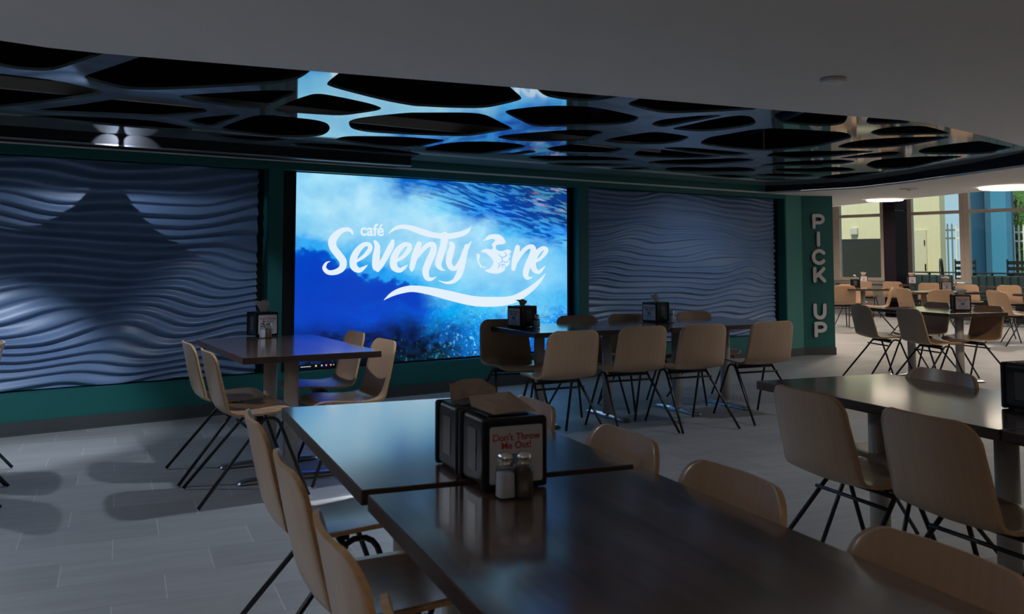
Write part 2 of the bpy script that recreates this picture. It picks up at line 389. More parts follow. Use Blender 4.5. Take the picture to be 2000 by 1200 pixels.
# main wall with three recesses
RX = [(-5.2, 3.115), (3.25, 6.695), (6.845, 10.36)]; RZ = [(.305, 2.10), (.30, 2.10), (.305, 2.115)]
RD = .13
b = B()
xs = [-6, RX[0][0], RX[0][1], RX[1][0], RX[1][1], RX[2][0], RX[2][1], 10.72]
for i in (0, 2, 4, 6): b.box(xs[i], xs[i+1], WY, WY+.6, 0, ZP+.02)
for (x0, x1), (z0, z1) in zip(RX, RZ):
    b.box(x0, x1, WY, WY+.6, 0, z0); b.box(x0, x1, WY, WY+.6, z1, ZP+.02); b.box(x0, x1, WY+RD+.02, WY+.6, z0, z1)
struct(B().box(-6, 10.7, WY+.005, WY+.6, ZP+.021, 3.3).build('wall_plenum', M['ceiling_black']))
wall = struct(b.build('wall_main', M['teal']))
# baseboard
b = B().box(-6, 10.72, WY-.012, WY-.001, .006, .10).box(-6, 10.72, WY-.03, WY-.001, 0, .012)
struct(b.build('baseboard_main', M['base']))
# angled end pier
pier = [(10.72, WY), (11.12, 7.53), (11.30, 7.86), (11.30, 8.35), (10.72, 8.35)]
struct(B().prism(pier, 'z', 0, ZC).build('wall_pier', M['teal']))
dx, dy = pier[1][0]-pier[0][0], pier[1][1]-pier[0][1]; pl = math.hypot(dx, dy); pa = math.atan2(dy, dx)
o = struct(B().box(-.005, pl+.008, -.012, -.001, 0, .10).build('baseboard_pier', M['base'])); o.location = (pier[0][0], pier[0][1], 0); o.rotation_euler[2] = pa
struct(B().box(10.375, 10.715, WY-.006, WY-.001, .101, ZC).build('trim_3', M['teal_light']))
struct(B().prism([(11.0, 8.36), (11.3, 8.36), (11.3, 16), (11.0, 16)], 'z', 0, ZC).build('wall_side', M['grey_wall']))

# wave relief panels
def vnoise(x, seed):
    rng = np.random.RandomState(seed); t = rng.rand(64); xi = np.floor(x).astype(int); f = x-xi; f = f*f*(3-2*f)
    return t[xi % 64]*(1-f)+t[(xi+1) % 64]*f
def wave_panel(name, x0, x1, z0, z1, seed, label, pitch, depth):
    nx = int((x1-x0)/.03); nz = 300
    X = np.linspace(x0, x1, nx); Z = np.linspace(z0, z1, nz)
    XX, ZZ = np.meshgrid(X, Z)
    ph = ZZ/pitch
    ph = ph+1.15*(vnoise(XX*1.1+ZZ*1.3+7, seed)-.5)*2+.65*(vnoise(XX*1.9-ZZ*2.2+3, seed+1)-.5)*2+.8*(vnoise(XX*.6+ZZ*3.1, seed+2)-.5)*2
    fr = 1-(ph-np.floor(ph))
    amp = .35+.85*vnoise(np.floor(ph)*1.7+XX*.9, seed+3)
    h = np.where(fr < .80, .5-.5*np.cos(PI*fr/.80), .5+.5*np.cos(PI*(fr-.80)/.20))
    h = h[:, :]; D = depth*amp*h
    vs = [(float(XX[j, i]), float(WY+RD-.012-D[j, i]), float(ZZ[j, i])) for j in range(nz) for i in range(nx)]
    fs = [(j*nx+i, j*nx+i+1, (j+1)*nx+i+1, (j+1)*nx+i) for j in range(nz-1) for i in range(nx-1)]
    n0 = len(vs); b = B(); b.add(vs, fs, True)
    b.box(x0, x1, WY+RD-.011, WY+RD+.015, z0, z1)
    o = b.build(name, M['wave'])
    return tag(o, label, 'wall panel', 'wavy relief panels')
wave_panel('wave_wall_panel', -5.1, 3.055, .315, 2.09, 3, 'wavy blue-grey relief panel on the wall left of the lit screen', .086, .036)
wave_panel('wave_wall_panel', 6.87, 10.26, .315, 2.105, 11, 'wavy blue-grey relief panel on the wall between screen and PICK UP pier', .066, .030)
struct(B().box(3.056, 3.114, WY+RD-.004, WY+RD+.018, .306, 2.099).build('recess_shade_strip', M['black_gloss']))  # black strip standing in for the shade at the recess side
struct(B().box(10.262, 10.359, WY+RD-.004, WY+RD+.018, .306, 2.114).build('trim_5', M['black_gloss']))

# ------------------------------------------------------------------ LED video wall
def vn2(x, y, seed):
    rng = np.random.RandomState(seed); t = rng.rand(256, 256); xi = np.floor(x).astype(int); yi = np.floor(y).astype(int); fx = x-xi; fy = y-yi
    fx = fx*fx*(3-2*fx); fy = fy*fy*(3-2*fy); g = lambda a, c: t[a % 256, c % 256]
    return (g(xi, yi)*(1-fx)+g(xi+1, yi)*fx)*(1-fy)+(g(xi, yi+1)*(1-fx)+g(xi+1, yi+1)*fx)*fy
def fbm(x, y, seed, oc=5):
    s = 0; a = .5; t = 0
    for k in range(oc): s = s+a*vn2(x*2**k, y*2**k, seed+k); t += a; a *= .55
    return s/t
SX0, SX1, SZ0, SZ1, SY = 3.405, 6.600, .318, 2.091, WY+.085
GRID = [
 [(150,218,248),(150,218,248),(120,198,242),(15,110,205),(12,95,195),(10,85,160),(12,75,140),(24,58,92),(18,42,80)],
 [(150,216,247),(166,222,247),(162,218,247),(150,216,247),(110,200,244),(15,120,222),(8,90,210),(8,55,150),(8,35,100)],
 [(130,206,244),(142,208,244),(155,216,247),(168,222,247),(170,222,247),(150,214,247),(70,180,242),(15,125,228),(15,120,228)],
 [(30,160,240),(60,180,243),(110,200,245),(140,212,247),(150,214,247),(156,216,247),(146,212,247),(125,203,246),(90,188,243)],
 [(0,78,212),(0,84,214),(0,130,235),(60,185,244),(110,204,246),(135,208,247),(135,208,247),(130,206,247),(110,198,246)],
 [(0,62,196),(0,66,200),(0,72,206),(0,95,215),(0,165,240),(60,190,246),(100,200,246),(100,198,246),(70,186,246)],
 [(0,52,160),(4,44,130),(4,38,116),(0,34,100),(0,95,185),(6,140,232),(20,160,242),(20,155,242),(0,130,238)],
 [(5,42,110),(6,38,84),(2,30,74),(4,32,58),(4,58,90),(6,100,190),(8,125,225),(0,112,222),(0,104,216)]]
def build_screen():
    nx, nz = 560, 314
    u, v = np.meshgrid(np.linspace(0, 1, nx), np.linspace(0, 1, nz))      # v from the top
    G = np.array(GRID, float)/255.0; G = np.where(G <= .04045, G/12.92, ((G+.055)/1.055)**2.4)
    wx = (fbm(u*9, v*9, 1)-.5); wy = (fbm(u*9+50, v*9, 9)-.5)
    U = np.clip(u+wx*.10+(fbm(u*40, v*40, 21, 3)-.5)*.035, 0, 1)*8; V = np.clip(v+wy*.16+(fbm(u*40+9, v*40, 31, 3)-.5)*.05, 0, 1)*7
    ui = np.minimum(U.astype(int), 7); vi = np.minimum(V.astype(int), 6); fu = (U-ui); fv = (V-vi)
    sh = lambda f: np.clip((f-.5)*1.35+.5, 0, 1); fu = sh(fu)[..., None]; fv = sh(fv)[..., None]
    C = (G[vi, ui]*(1-fu)+G[vi, ui+1]*fu)*(1-fv)+(G[vi+1, ui]*(1-fu)+G[vi+1, ui+1]*fu)*fv
    # deep blue body of water under the slanting wave edge
    edge = .365+.58*u+.10*(fbm(u*11, v*9, 61, 5)-.5)+.07*(fbm(u*45, v*36, 66, 3)-.5)
    d = v-edge
    deepm = np.clip(d/.022, 0, 1)*np.clip((.50-u)/.10, 0, 1)*np.clip((.80-v+.08*(fbm(u*12, v*9, 77)-.5))/.12, .0, 1)
    deep = np.stack([np.zeros_like(u), .060-.03*v+.01*fbm(u*5, v*5, 70), .62-.15*v], -1)
    C = C*(1-deepm[..., None])+deep*deepm[..., None]
    rim = np.exp(-((d+.02)/.035)**2)*np.clip((.46-u)/.1, 0, 1)
    C = C*(1-rim[..., None]*.75)+np.array([0, .36, .90])*rim[..., None]*.75
    # surface ripples, upper right
    mk = np.clip((u-.22)*3, 0, 1)*np.clip((.46*u-.055+.05*(fbm(u*8, v*8, 47)-.5)-v)/.07, 0, 1)
    a_ = u*1.0+v*-.35; bb = v+u*-.28
    rp = fbm(a_*26+2.0*fbm(u*6, v*10, 44, 3), bb*95+3.5*fbm(u*9, v*9, 45, 3), 41, 4); st = np.clip((rp-.50)*9, -1, 1)*mk
    dk = np.clip(-st, 0, 1)[..., None]; lt = np.clip(st, 0, 1)[..., None]*.6
    C = C*(1-dk*.8)+np.array([0, .045, .30])*dk*.8; C = C*(1-lt*.7)+np.array([.10, .55, .95])*lt*.7
    # reddish glints, top right
    gl = np.clip(fbm(a_*20, bb*60, 51, 3)-.60, 0, 1)*9*np.clip((u-.80)*6, 0, 1)*np.clip((.17-v)*10, 0, 1)
    C = C+np.array([.5, .22, .16])*np.clip(gl, 0, 1)[..., None]
    # faint clouds, bubbles
    cl = (fbm(u*14, v*10, 71, 5)-.5)[..., None]; C = C*(1+cl*.8*np.array([1.3, .6, .2]))
    sp = vn2(u*170, v*95, 81)*vn2(u*230+7, v*130, 82)
    mb = np.clip((u-.40)*5, 0, 1)*np.clip((v-.62)*4, 0, 1)
    bub = np.clip((sp-.42)*5, 0, 1)*mb; C = C*(1-bub[..., None]*.8)+np.array([.25, .72, 1.0])*bub[..., None]*.8
    dkb = np.clip((.42-vn2(u*90+3, v*60, 83))*2, 0, 1)*mb; C = C*(1-dkb[..., None]*.6)
    rk = np.clip((v-.78)*8, 0, 1)*np.clip((.62-u)*5, 0, 1)*(fbm(u*45, v*40, 91, 4)-.35)
    C = C*(1-np.clip(rk*3.2, 0, .85)[..., None])
    gs = np.clip(vn2(u*110, v*70, 95)-.86, 0, 1)*5*np.clip((v-.80)*8, 0, 1)*np.clip((.66-u)*6, 0, 1)
    C = C+np.array([.02, .35, .30])*gs[..., None]
    C = np.clip(C, 0, 1)
    X = SX0+(SX1-SX0)*u; Z = SZ1-(SZ1-SZ0)*v
    vs = [(float(a), SY, float(c)) for a, c in zip(X.ravel(), Z.ravel())]
    fs = [(j*nx+i, (j+1)*nx+i, (j+1)*nx+i+1, j*nx+i+1) for j in range(nz-1) for i in range(nx-1)]
    o = obj('display', vs, fs, M['screen'])
    at = o.data.color_attributes.new('pic', 'FLOAT_COLOR', 'POINT')
    at.data.foreach_set('color', np.concatenate([C, np.ones((nz, nx, 1))], -1).astype(np.float32).ravel())
    return o
scr = empty('video_screen', ((SX0+SX1)/2, WY+.1, SZ0))
tag(scr, 'large lit wall screen showing a blue ocean wave and white café lettering', 'screen')
def under(o, p):
    o.parent = p; o.matrix_parent_inverse = Matrix.Translation(-Vector(p.location)) if p.rotation_euler[2] == 0 else (Matrix.Translation(p.location) @ Matrix.Rotation(p.rotation_euler[2], 4, 'Z')).inverted(); return o
under(build_screen(), scr)
b = B().box(SX0-.02, SX1+.02, SY+.002, SY+.045, SZ0-.02, SZ1+.006)
under(b.build('cabinet', M['black_gloss']), scr)
struct(B().box(3.255, SX0-.021, SY+.01, SY+.04, .301, 2.099).box(SX1+.021, 6.69, SY+.01, SY+.04, .301, 2.099).build('trim_6', M['black_gloss']))
LY = SY-.004
def lg(x, y):        # lettering traced at (620,420)+p/4.255 of the picture, put on the screen plane
    return onY(620+x/4.255, 420+y/4.255, LY)
STR = {
 'letter_s': [[(292,162,8),(278,132,26),(235,120,34),(175,148,50),(126,210,66),(130,270,62),(175,332,62),(212,385,60),(205,440,54),(155,474,46),(92,478,38),(57,444,32),(72,402,18),(104,386,4)]],
 'letter_e': [[(318,388,20),(385,345,30),(434,290,38),(432,250,34),(390,246,38),(338,290,50),(300,362,58),(302,430,58),(345,460,42),(385,440,25),(414,418,5)], [(650,386,20),(715,345,30),(762,285,38),(762,252,34),(724,246,38),(672,290,50),(636,362,58),(636,430,58),(680,460,42),(720,440,25),(746,418,5)]],
 'letter_v': [[(478,222,26),(497,262,44),(488,350,60),(484,430,56),(500,460,26)], [(500,462,26),(525,420,44),(570,340,48),(610,262,48),(626,218,28)]],
 'letter_n': [[(845,240,40),(822,305,52),(800,375,50),(785,440,40),(784,458,26)], [(796,395,16),(860,305,33),(920,250,38),(962,250,44),(960,310,54),(920,400,56),(898,470,54),(912,524,42),(945,534,28),(986,516,4)]],
 'letter_t': [[(588,156,3),(640,116,24),(700,98,34),(780,110,44),(880,145,50),(990,172,44),(1100,176,48),(1200,156,44),(1250,130,30),(1276,100,3)], [(1058,172,64),(1048,250,54),(1020,340,56),(1004,410,50),(1026,448,28),(1058,462,6)]],
 'letter_y': [[(1110,238,34),(1122,260,42),(1102,330,52),(1092,395,48),(1114,440,42),(1150,440,34),(1195,372,30),(1228,300,40),(1278,220,4)], [(1240,260,36),(1212,360,50),(1194,440,52),(1170,508,48),(1130,552,32),(1070,565,20),(1006,546,3)]],
 'letter_n2': [[(1662,268,38),(1652,335,52),(1636,400,46),(1628,450,32)], [(1650,402,14),(1700,312,32),(1750,268,34),(1790,272,42),(1786,330,50),(1748,420,50),(1730,488,46),(1746,524,32),(1787,518,4)]],
 'letter_e2': [[(1800,392,16),(1850,365,26),(1894,312,34),(1900,285,32),(1868,280,36),(1820,322,46),(1792,390,50),(1800,450,44),(1836,476,30),(1865,455,20),(1891,424,4)]],
 'swoosh': [[(553,707,3),(620,660,34),(700,628,50),(800,614,54),(950,636,66),(1100,672,78),(1300,716,82),(1480,722,80),(1620,704,64),(1740,640,50),(1830,566,32),(1896,488,3)]],
}
logo = B()
for k, strokes in STR.items():
    nm = {'letter_n2': 'letter_n', 'letter_e2': 'letter_e'}.get(k, k)
    for grp in ([[q] for q in strokes] if k == 'letter_e' else [strokes]):
        lb = B()
        for i, s in enumerate(grp): add_ribbon(lb, s, lg, LY-.0005*i, LY-.003-.0005*i, 8)
        under(lb.build(nm, M['logo']), scr)
globe = [[(1390,212),(1400,190),(1425,166),(1470,158),(1515,164),(1545,190),(1566,228),(1545,244),(1505,246),(1484,252),(1478,280),(1500,298),(1540,302),(1575,285),(1600,292),(1612,312),(1590,322),(1604,350),(1580,360),(1600,385),(1585,425),(1555,432),(1560,455),(1530,478),(1490,489),(1440,486),(1400,470),(1392,455),(1425,452),(1450,430),(1468,395),(1450,360),(1420,335),(1395,312),(1358,312),(1372,290),(1410,280),(1450,292),(1460,268),(1446,246),(1470,225),(1480,206),(1450,198),(1420,208)],
         [(1324,322),(1346,326),(1350,350),(1338,378),(1352,408),(1374,436),(1360,440),(1336,400),(1326,360)], [(1376,208),(1392,204),(1396,212),(1380,218)], [(1380,424),(1392,430),(1388,442),(1378,436)]]
lb = B()
for g in globe: lb.prism([lg(*p) for p in chaikin(g, 1)], 'y', LY, LY-.003)
under(lb.build('globe_emblem', M['logo']), scr)
lb = B()      # fine vein marks cut into the globe, shown in the picture's light blue
for s in ([(1505,330,3),(1530,352,4),(1560,345,4),(1575,330,2)], [(1530,352,4),(1535,385,4),(1515,400,3)], [(1535,385,4),(1565,395,4),(1590,380,2)], [(1520,420,3),(1545,410,4),(1560,425,2)], [(1556,310,3),(1565,330,3),(1560,345,3)], [(1500,400,3),(1512,420,4),(1500,440,3)], [(1540,415,3),(1535,440,3)]):
    add_ribbon(lb, [(x, y, w_*2) for x, y, w_ in s], lg, LY-.0032, LY-.0036, 4)
under(lb.build('globe_vein', emit('led_light_blue', (.28, .60, .90), SCREEN_S)), scr)
a0 = lg(357, 170); a1 = lg(551, 170)
t = text_obj('word_cafe', 'café', .22, M['logo'], None, (0, 0, 0), (PI/2, 0, 0), .001, .004, 'LEFT')
xs_ = [v.co.x for v in t.data.vertices]; sc_ = (a1[0]-a0[0])/(max(xs_)-min(xs_)); t.scale = (sc_, sc_, 1); t.location = (a0[0]-min(xs_)*sc_, LY-.001, a0[1]); bpy.context.view_layer.update()
under(t, scr)
tb0, tb1 = onY(577, 711.5, LY), onY(760, 700, LY)
under(B().box(SX0+.002, SX0+1.0, LY-.001, LY, SZ0+.002, SZ0+.035).build('task_bar', M['led_black']), scr)
for (px, py, c, r) in ((617, 712, (1, .6, .05), .009), (628.5, 711.5, (.6, .65, .7), .008), (637, 711, (.75, .2, .6), .009), (646, 710.5, (.8, .25, .2), .009), (651.5, 710, (.2, .6, .5), .006)):
    x, z = onY(px, py, LY); b = B(); b.prism([(x+r*math.cos(k*PI/6), SZ0+.019+r*math.sin(k*PI/6)) for k in range(12)], 'y', LY-.001, LY-.003)
    under(b.build('task_icon', emit('icon_light', c, .9)), scr)
x, z = onY(597, 713, LY); under(B().box(x-.05, x+.05, LY-.003, LY-.001, SZ0+.014, SZ0+.021).build('task_text', emit('icon_text', (.5, .5, .5), .9)), scr)

# long black housing hung along the wall top, left
hx = onY(803, 331, WY-.3)[0]
hs = empty('shade_housing', ((hx-5.5)/2, WY-.16, ZC))
tag(hs, 'long black box along the wall top above the left wave panel', 'housing')
under(B().box(-5.5, hx, WY-.30, WY-.001, ZC+.012, ZC+.13).build('body', M['ceiling_black']), hs)
under(B().box(-5.5, hx, WY-.312, WY-.28, ZC, ZC+.0115).build('bottom_rail', M['alu_strip']), hs)

# ------------------------------------------------------------------ PICK UP lettering on the pier
def pick(letter, strokes, zc, hgt, xc=.23):
    b = B(); k = hgt/10.0
    for i, s in enumerate(strokes): add_ribbon(b, s, lambda x, y: (xc+x*k, zc+y*k), -.018-.0006*i, -.030-.0006*i, 8)
    for i, s in enumerate(strokes):      # darker spacer behind
        add_ribbon(b, [(x, y, w_*.55) for x, y, w_ in s], lambda x, y: (xc+x*k, zc+y*k), -.0005, -.018, 4)
    o = b.build('wall_letter', M['letter']); o.location = (pier[0][0], pier[0][1], 0); o.rotation_euler[2] = pa
    tag(o, letter, 'letter', 'PICK UP wall letters'); return o
w_ = 2.3
SP = [[(-3, -4, w_), (-3, 0, w_), (-3, 3.9, w_)], [(-3, 3.9, w_), (1, 3.9, w_), (3, 3.0, w_), (3.6, 1.5, w_), (3, 0, w_), (1, -.9, w_), (-3, -.9, w_)]]
SI = [[(0, -4, w_), (0, 0, w_), (0, 4, w_)]]
SCc = [[(3.4, 2.6, w_), (1.8, 3.8, w_), (-.5, 4, w_), (-2.9, 2.6, w_), (-3.7, 0, w_), (-2.9, -2.6, w_), (-.5, -4, w_), (1.8, -3.8, w_), (3.4, -2.6, w_)]]
SK = [[(-3, -4, w_), (-3, 0, w_), (-3, 4, w_)], [(3.2, 4, w_), (.5, 1.2, w_), (-2, -1, w_)], [(-.6, .5, w_), (1.5, -1.8, w_), (3.5, -4, w_)]]
SU = [[(-3.3, 4, w_), (-3.3, 0, w_), (-3.0, -2, w_), (-1.8, -3.6, w_), (0, -4.1, w_), (1.8, -3.6, w_), (3.0, -2, w_), (3.3, 0, w_), (3.3, 4, w_)]]
def pz(y):
    r = ray(1590, y); P0 = Vector((pier[0][0], pier[0][1], 0)); nrm = Vector((dy, -dx, 0)); t_ = P0.dot(nrm)/r.dot(nrm); return CH+r.z*t_
for nm, s, y0, y1 in (('upper letter P of the word PICK on the teal pier', SP, 418, 447.5), ('letter I on the teal pier below the upper P', SI, 452.5, 482), ('letter C on the teal pier', SCc, 487, 517.5), ('letter K on the teal pier', SK, 521.5, 552.5), ('letter U on the teal pier', SU, 593, 624), ('lowest letter P of the word UP on the teal pier', SP, 628.5, 659)):
    za, zb = pz(y0), pz(y1); pick(nm, s, (za+zb)/2, (za-zb)*.97)

# ------------------------------------------------------------------ mirror-polished cut-out ceiling sheet
CR = {1: (0, 70, 5.453), 2: (300, 90, 5.453), 3: (560, 120, 5.453), 4: (820, 140, 5.453), 5: (1080, 160, 5.453), 6: (1340, 180, 5.453), 7: (1600, 210, 6.317), 8: (1760, 230, 7.058)}
CELLS = [
 [(1,[(-300,230),(0,325),(200,360),(450,376),(600,362),(900,262),(1110,192),(1400,60),(900,-60),(-300,-80)])],
 [(1,[(-800,300),(0,404),(600,472),(1000,563),(1108,602),(1085,622),(640,690),(0,765),(-800,850)])],
 [(1,[(884,434),(960,474),(1250,552),(1400,574)]),(2,[(0,470),(400,455),(1100,415),(1400,390),(1560,345),(1700,245),(1750,120),(1000,40),(300,20)]),(1,[(1650,160),(1480,230),(1200,325),(960,405)])],
 [(1,[(322,792),(800,742),(1250,670),(1450,660)]),(2,[(0,578),(300,620),(500,650),(586,690),(520,716),(200,745),(0,755)]),(1,[(1400,850),(700,825),(420,812)])],
 [(1,[(192,848),(640,852),(1300,880)]),(2,[(0,797),(200,830),(345,862),(440,892),(300,905),(0,885)]),(1,[(1200,960),(640,905),(300,872)])],
 [(2,[(258,540),(330,520),(700,500),(1100,475),(1300,470),(1575,480),(1350,570),(1130,670),(900,655),(640,618),(450,590)])],
 [(2,[(348,797),(450,770),(700,740),(965,724),(800,795),(600,866),(540,858),(430,830)])],
 [(2,[(655,888),(1000,762),(1130,732),(1500,745)]),(3,[(0,590),(300,620),(432,655),(466,710),(432,762),(350,798),(100,812)]),(2,[(1300,965),(1000,935)])],
 [(2,[(535,945),(900,955),(1300,975),(1415,1000),(1300,1016),(1150,1026),(800,995)])],
 [(3,[(-180,525),(30,430),(150,385),(320,334),(600,385),(900,450),(1017,495),(980,522),(800,550),(600,577),(430,572),(100,550)])],
 [(3,[(412,236),(470,272),(800,360),(1100,432),(1350,475)]),(4,[(0,370),(300,385),(600,391),(750,380),(950,335),(1075,300),(1086,272),(960,165),(860,60),(-200,-60)]),(3,[(1000,0),(700,20),(560,120)])],
 [(3,[(660,640),(700,620),(780,600),(1000,573),(1300,545)]),(4,[(0,436),(400,434),(600,440),(720,465),(850,533),(994,603),(950,620),(800,642),(600,680),(400,690),(0,677)]),(3,[(1200,775),(850,755),(700,720),(668,690)])],
 [(3,[(498,832),(600,800),(750,794),(1200,800)]),(4,[(150,716),(288,730),(150,765),(0,800)]),(3,[(1350,906),(1230,918),(1000,905),(700,870)])],
 [(3,[(-50,880),(150,868),(700,890),(1200,945),(1445,985),(1390,1006),(900,975),(300,930)])],
 [(4,[(0,835),(200,772),(450,744),(800,744),(1050,768),(1165,800),(900,850),(660,884),(300,868)])],
 [(4,[(790,884),(1000,862),(1200,832),(1255,862),(1000,888)])],
 [(4,[(894,432),(950,405),(1200,375)]),(5,[(0,252),(200,256),(450,270),(700,320),(880,360),(922,384),(850,430),(650,460),(300,470)]),(4,[(1300,592),(1180,575),(1080,525)])],
 [(4,[(1240,185),(1340,265)]),(5,[(130,192),(350,206),(500,196),(650,170),(740,150),(500,60),(0,50)]),(4,[(1230,100)])],
 [(4,[(808,702),(870,680),(1000,664),(1300,640)]),(5,[(100,515),(250,510),(450,515),(548,535),(480,570),(350,618),(240,632)]),(4,[(1500,740),(1200,746),(1000,736)])],
 [(5,[(-90,705),(150,670),(270,658),(500,670),(768,705),(700,746),(550,770),(200,766),(0,742)])],
 [(5,[(-300,803),(-150,788),(0,786),(400,790),(700,805),(872,831),(750,850),(300,852),(-100,845)])],
 [(5,[(-100,868),(0,862),(500,868),(905,885),(700,898),(300,902),(150,900)])],
 [(5,[(560,920),(800,912),(1020,912),(1030,935),(800,945)])],
 [(5,[(786,240),(830,210),(930,180),(1000,110)]),(6,[(0,20),(450,80),(820,182),(500,202),(0,223)]),(5,[(1250,337),(1100,322),(900,276)])],
 [(5,[(1028,450),(1150,400),(1400,375)]),(6,[(150,250),(410,243),(300,272),(0,327)]),(5,[(1300,462),(1150,487)])],
 [(6,[(-180,390),(0,355),(300,285),(560,245),(705,258),(756,332),(650,370),(400,405),(200,421),(50,416)])],
 [(5,[(538,622),(620,600),(800,568),(1080,528),(1300,555),(1430,578),(1454,596),(1350,640),(1150,664),(900,667),(700,655),(580,642)])],
 [(5,[(843,780),(930,720),(1020,709),(1300,735)]),(6,[(100,655),(250,670),(410,685),(200,702),(0,706)]),(5,[(1100,806),(950,800)])],
 [(6,[(-300,590),(0,588),(300,613),(712,655),(600,674),(420,680),(0,640)])],
 [(6,[(128,548),(240,480),(400,455),(700,400),(900,384),(1200,395)]),(7,[(0,288),(330,303),(416,370),(300,405),(0,480)]),(6,[(1400,582),(1100,613),(850,629),(600,611),(300,580)])],
 [(6,[(932,240),(990,213),(1080,195),(1200,130)]),(7,[(200,20),(360,80),(322,192),(200,222),(0,236)]),(6,[(1400,360),(1150,348),(980,322)])],
 [(7,[(573,196),(600,118),(700,90),(1000,130),(1160,190),(900,206),(700,213)])],
 [(7,[(618,312),(700,270),(900,238),(1270,221),(1480,272),(1655,328),(1300,336),(900,346),(720,346)])],
 [(7,[(196,491),(350,430),(600,393),(900,374),(1300,360),(1650,358),(1500,398),(1100,470),(800,500),(400,510)])],
 [(6,[(842,682),(900,650),(1100,635),(1400,624)]),(7,[(100,538),(400,530),(745,538),(400,582),(100,614)]),(6,[(1200,716),(1000,702)])],
 [(7,[(220,625),(500,582),(850,545),(960,544),(1048,580),(800,616),(400,627)])],
 [(8,[(218,460),(350,410),(700,360),(1000,327),(1110,320),(1400,385),(1560,412),(1350,452),(1225,502),(700,508),(300,502)])],
 [(7,[(562,716),(650,660),(800,634),(1200,606),(1560,598),(1820,598),(1500,662),(1090,755),(900,766),(680,756)])],
 [(5,[(967,860),(1150,835),(1400,825)]),(6,[(250,712),(560,700),(768,720),(600,750),(200,778)]),(5,[(1500,889),(1200,886)])],
 [(5,[(1165,935),(1250,908),(1500,905)]),(6,[(200,806),(600,797),(762,825),(700,852),(400,857),(0,852)]),(5,[(1300,958)])],
 [(6,[(735,786),(1000,745),(1300,728),(1600,722)]),(7,[(200,640),(484,660),(300,700),(0,708)]),(6,[(1500,792),(1000,786)])],
 [(6,[(886,835),(1000,812),(1400,814)]),(7,[(50,738),(300,734),(484,770),(300,797),(0,802)]),(6,[(1400,860),(1000,856)])],
 [(6,[(685,878),(900,867),(1200,870),(1410,885),(1200,910),(900,906)])],
 [(7,[(-50,872),(150,830),(500,802),(870,783),(600,832),(380,868),(190,896)])],
 [(6,[(60,882),(400,878),(600,890),(720,910),(500,922),(300,900)])],
 [(6,[(690,927),(1000,921),(1310,925),(1000,942),(800,942)])],
]
holes = []
for cell in CELLS:
    pts = []
    for c, ps in cell:
        ox, oy, sc = CR[c]; pts += [un(ox+x/sc, oy+y/sc, ZP) for x, y in ps]
    holes.append(chaikin(pts, 3))
# cells of the same pattern continuing out of the picture, left
for cx, cy, rx, ry in ((-1.2, 5.2, .42, .30), (-.35, 6.1, .38, .3), (-1.3, 6.6, .45, .35), (-2.3, 5.6, .4, .5), (-2.4, 6.9, .45, .3)):
    holes.append([(cx+rx*math.cos(a*PI/12), cy+ry*math.sin(a*PI/12)) for a in range(24)])
outer = [(-3.3, 7.40), (-3.3, 4.4), (-.3, 3.6), (.6, 3.4), (3.2, 3.0), (5.2, 2.8), (6.6, 3.05), (7.9, 3.45), (8.60, 3.85), (9.12, 4.56), (9.75, 5.65), (10.16, 6.5), (10.05, 7.1), (9.86, 7.72), (hx+.03, 7.72), (hx+.03, 7.40)]
sheet = curve_plate('ceiling_lattice', outer, holes, ZP, ZP+.016, M['mirror'])
sheet.location = (0, 0, ZP+.008)
tag(sheet, 'mirror-polished metal ceiling sheet with rounded cell-shaped cut-outs', 'ceiling panel')

# things in the dark void above the sheet
for (x0, y0, x1, y1, r, z, lab) in ((1.2, 4.9, 1.9, 7.5, .07, 2.95, 'dark round duct running toward the wall above the ceiling cut-outs, nearest the left'), (4.3, 4.4, 6.6, 7.4, .09, 2.9, 'dark round duct above the cut-outs in front of the screen'), (6.6, 3.9, 8.6, 6.9, .06, 2.8, 'dark round duct above the cut-outs toward the right end')):
    tag(B().tube([(x0, y0, z), ((x0+x1)/2, (y0+y1)/2, z), (x1, y1, z)], r, 14).build('air_duct', M['duct']), lab, 'duct', 'ducts above the ceiling sheet')

for (px, py0, x1_, lab) in ((0, 150, 6.2, 'grey support bar above the ceiling sheet, seen through its middle cut-outs'), (0, 232, 5.0, 'grey support bar above the ceiling sheet near the wall')):
    X_, Y_ = un(px, py0, ZP+.10)
    tag(B().box(-3.2, x1_, Y_, Y_+.03, ZP+.035, ZP+.11, .002, 1).build('support_bar', M['grey_wall']), lab, 'bar', 'bars above the ceiling sheet')
# detector and diffuser on the ceiling
sx, sy = un(1627, 153, ZC)
d_ = empty('ceiling_detector', (sx, sy, ZC)); tag(d_, 'small round white detector on the grey ceiling, upper right', 'detector')
B().lathe([(.058, -.001), (.062, -.006), (.060, -.012), (.03, -.0124)], seg=28).build('mounting_ring', M['column'], d_)
B().lathe([(.050, -.0125), (.048, -.018), (.036, -.026), (.015, -.030), (.002, -.031)], seg=28).build('dome', M['white_plastic'], d_)
sx, sy = un(1775, 369, ZC)
d_ = empty('sprinkler_plate', (sx, sy, ZC)); tag(d_, 'tiny round plate in the pale ceiling beyond the black edge', 'sprinkler'); B().lathe([(.11, -.001), (.11, -.006), (.08, -.010)], seg=24).build('plate', M['column'], d_); B().cyl(0, 0, -.022, -.0105, .02).build('head', M['chrome'], d_)

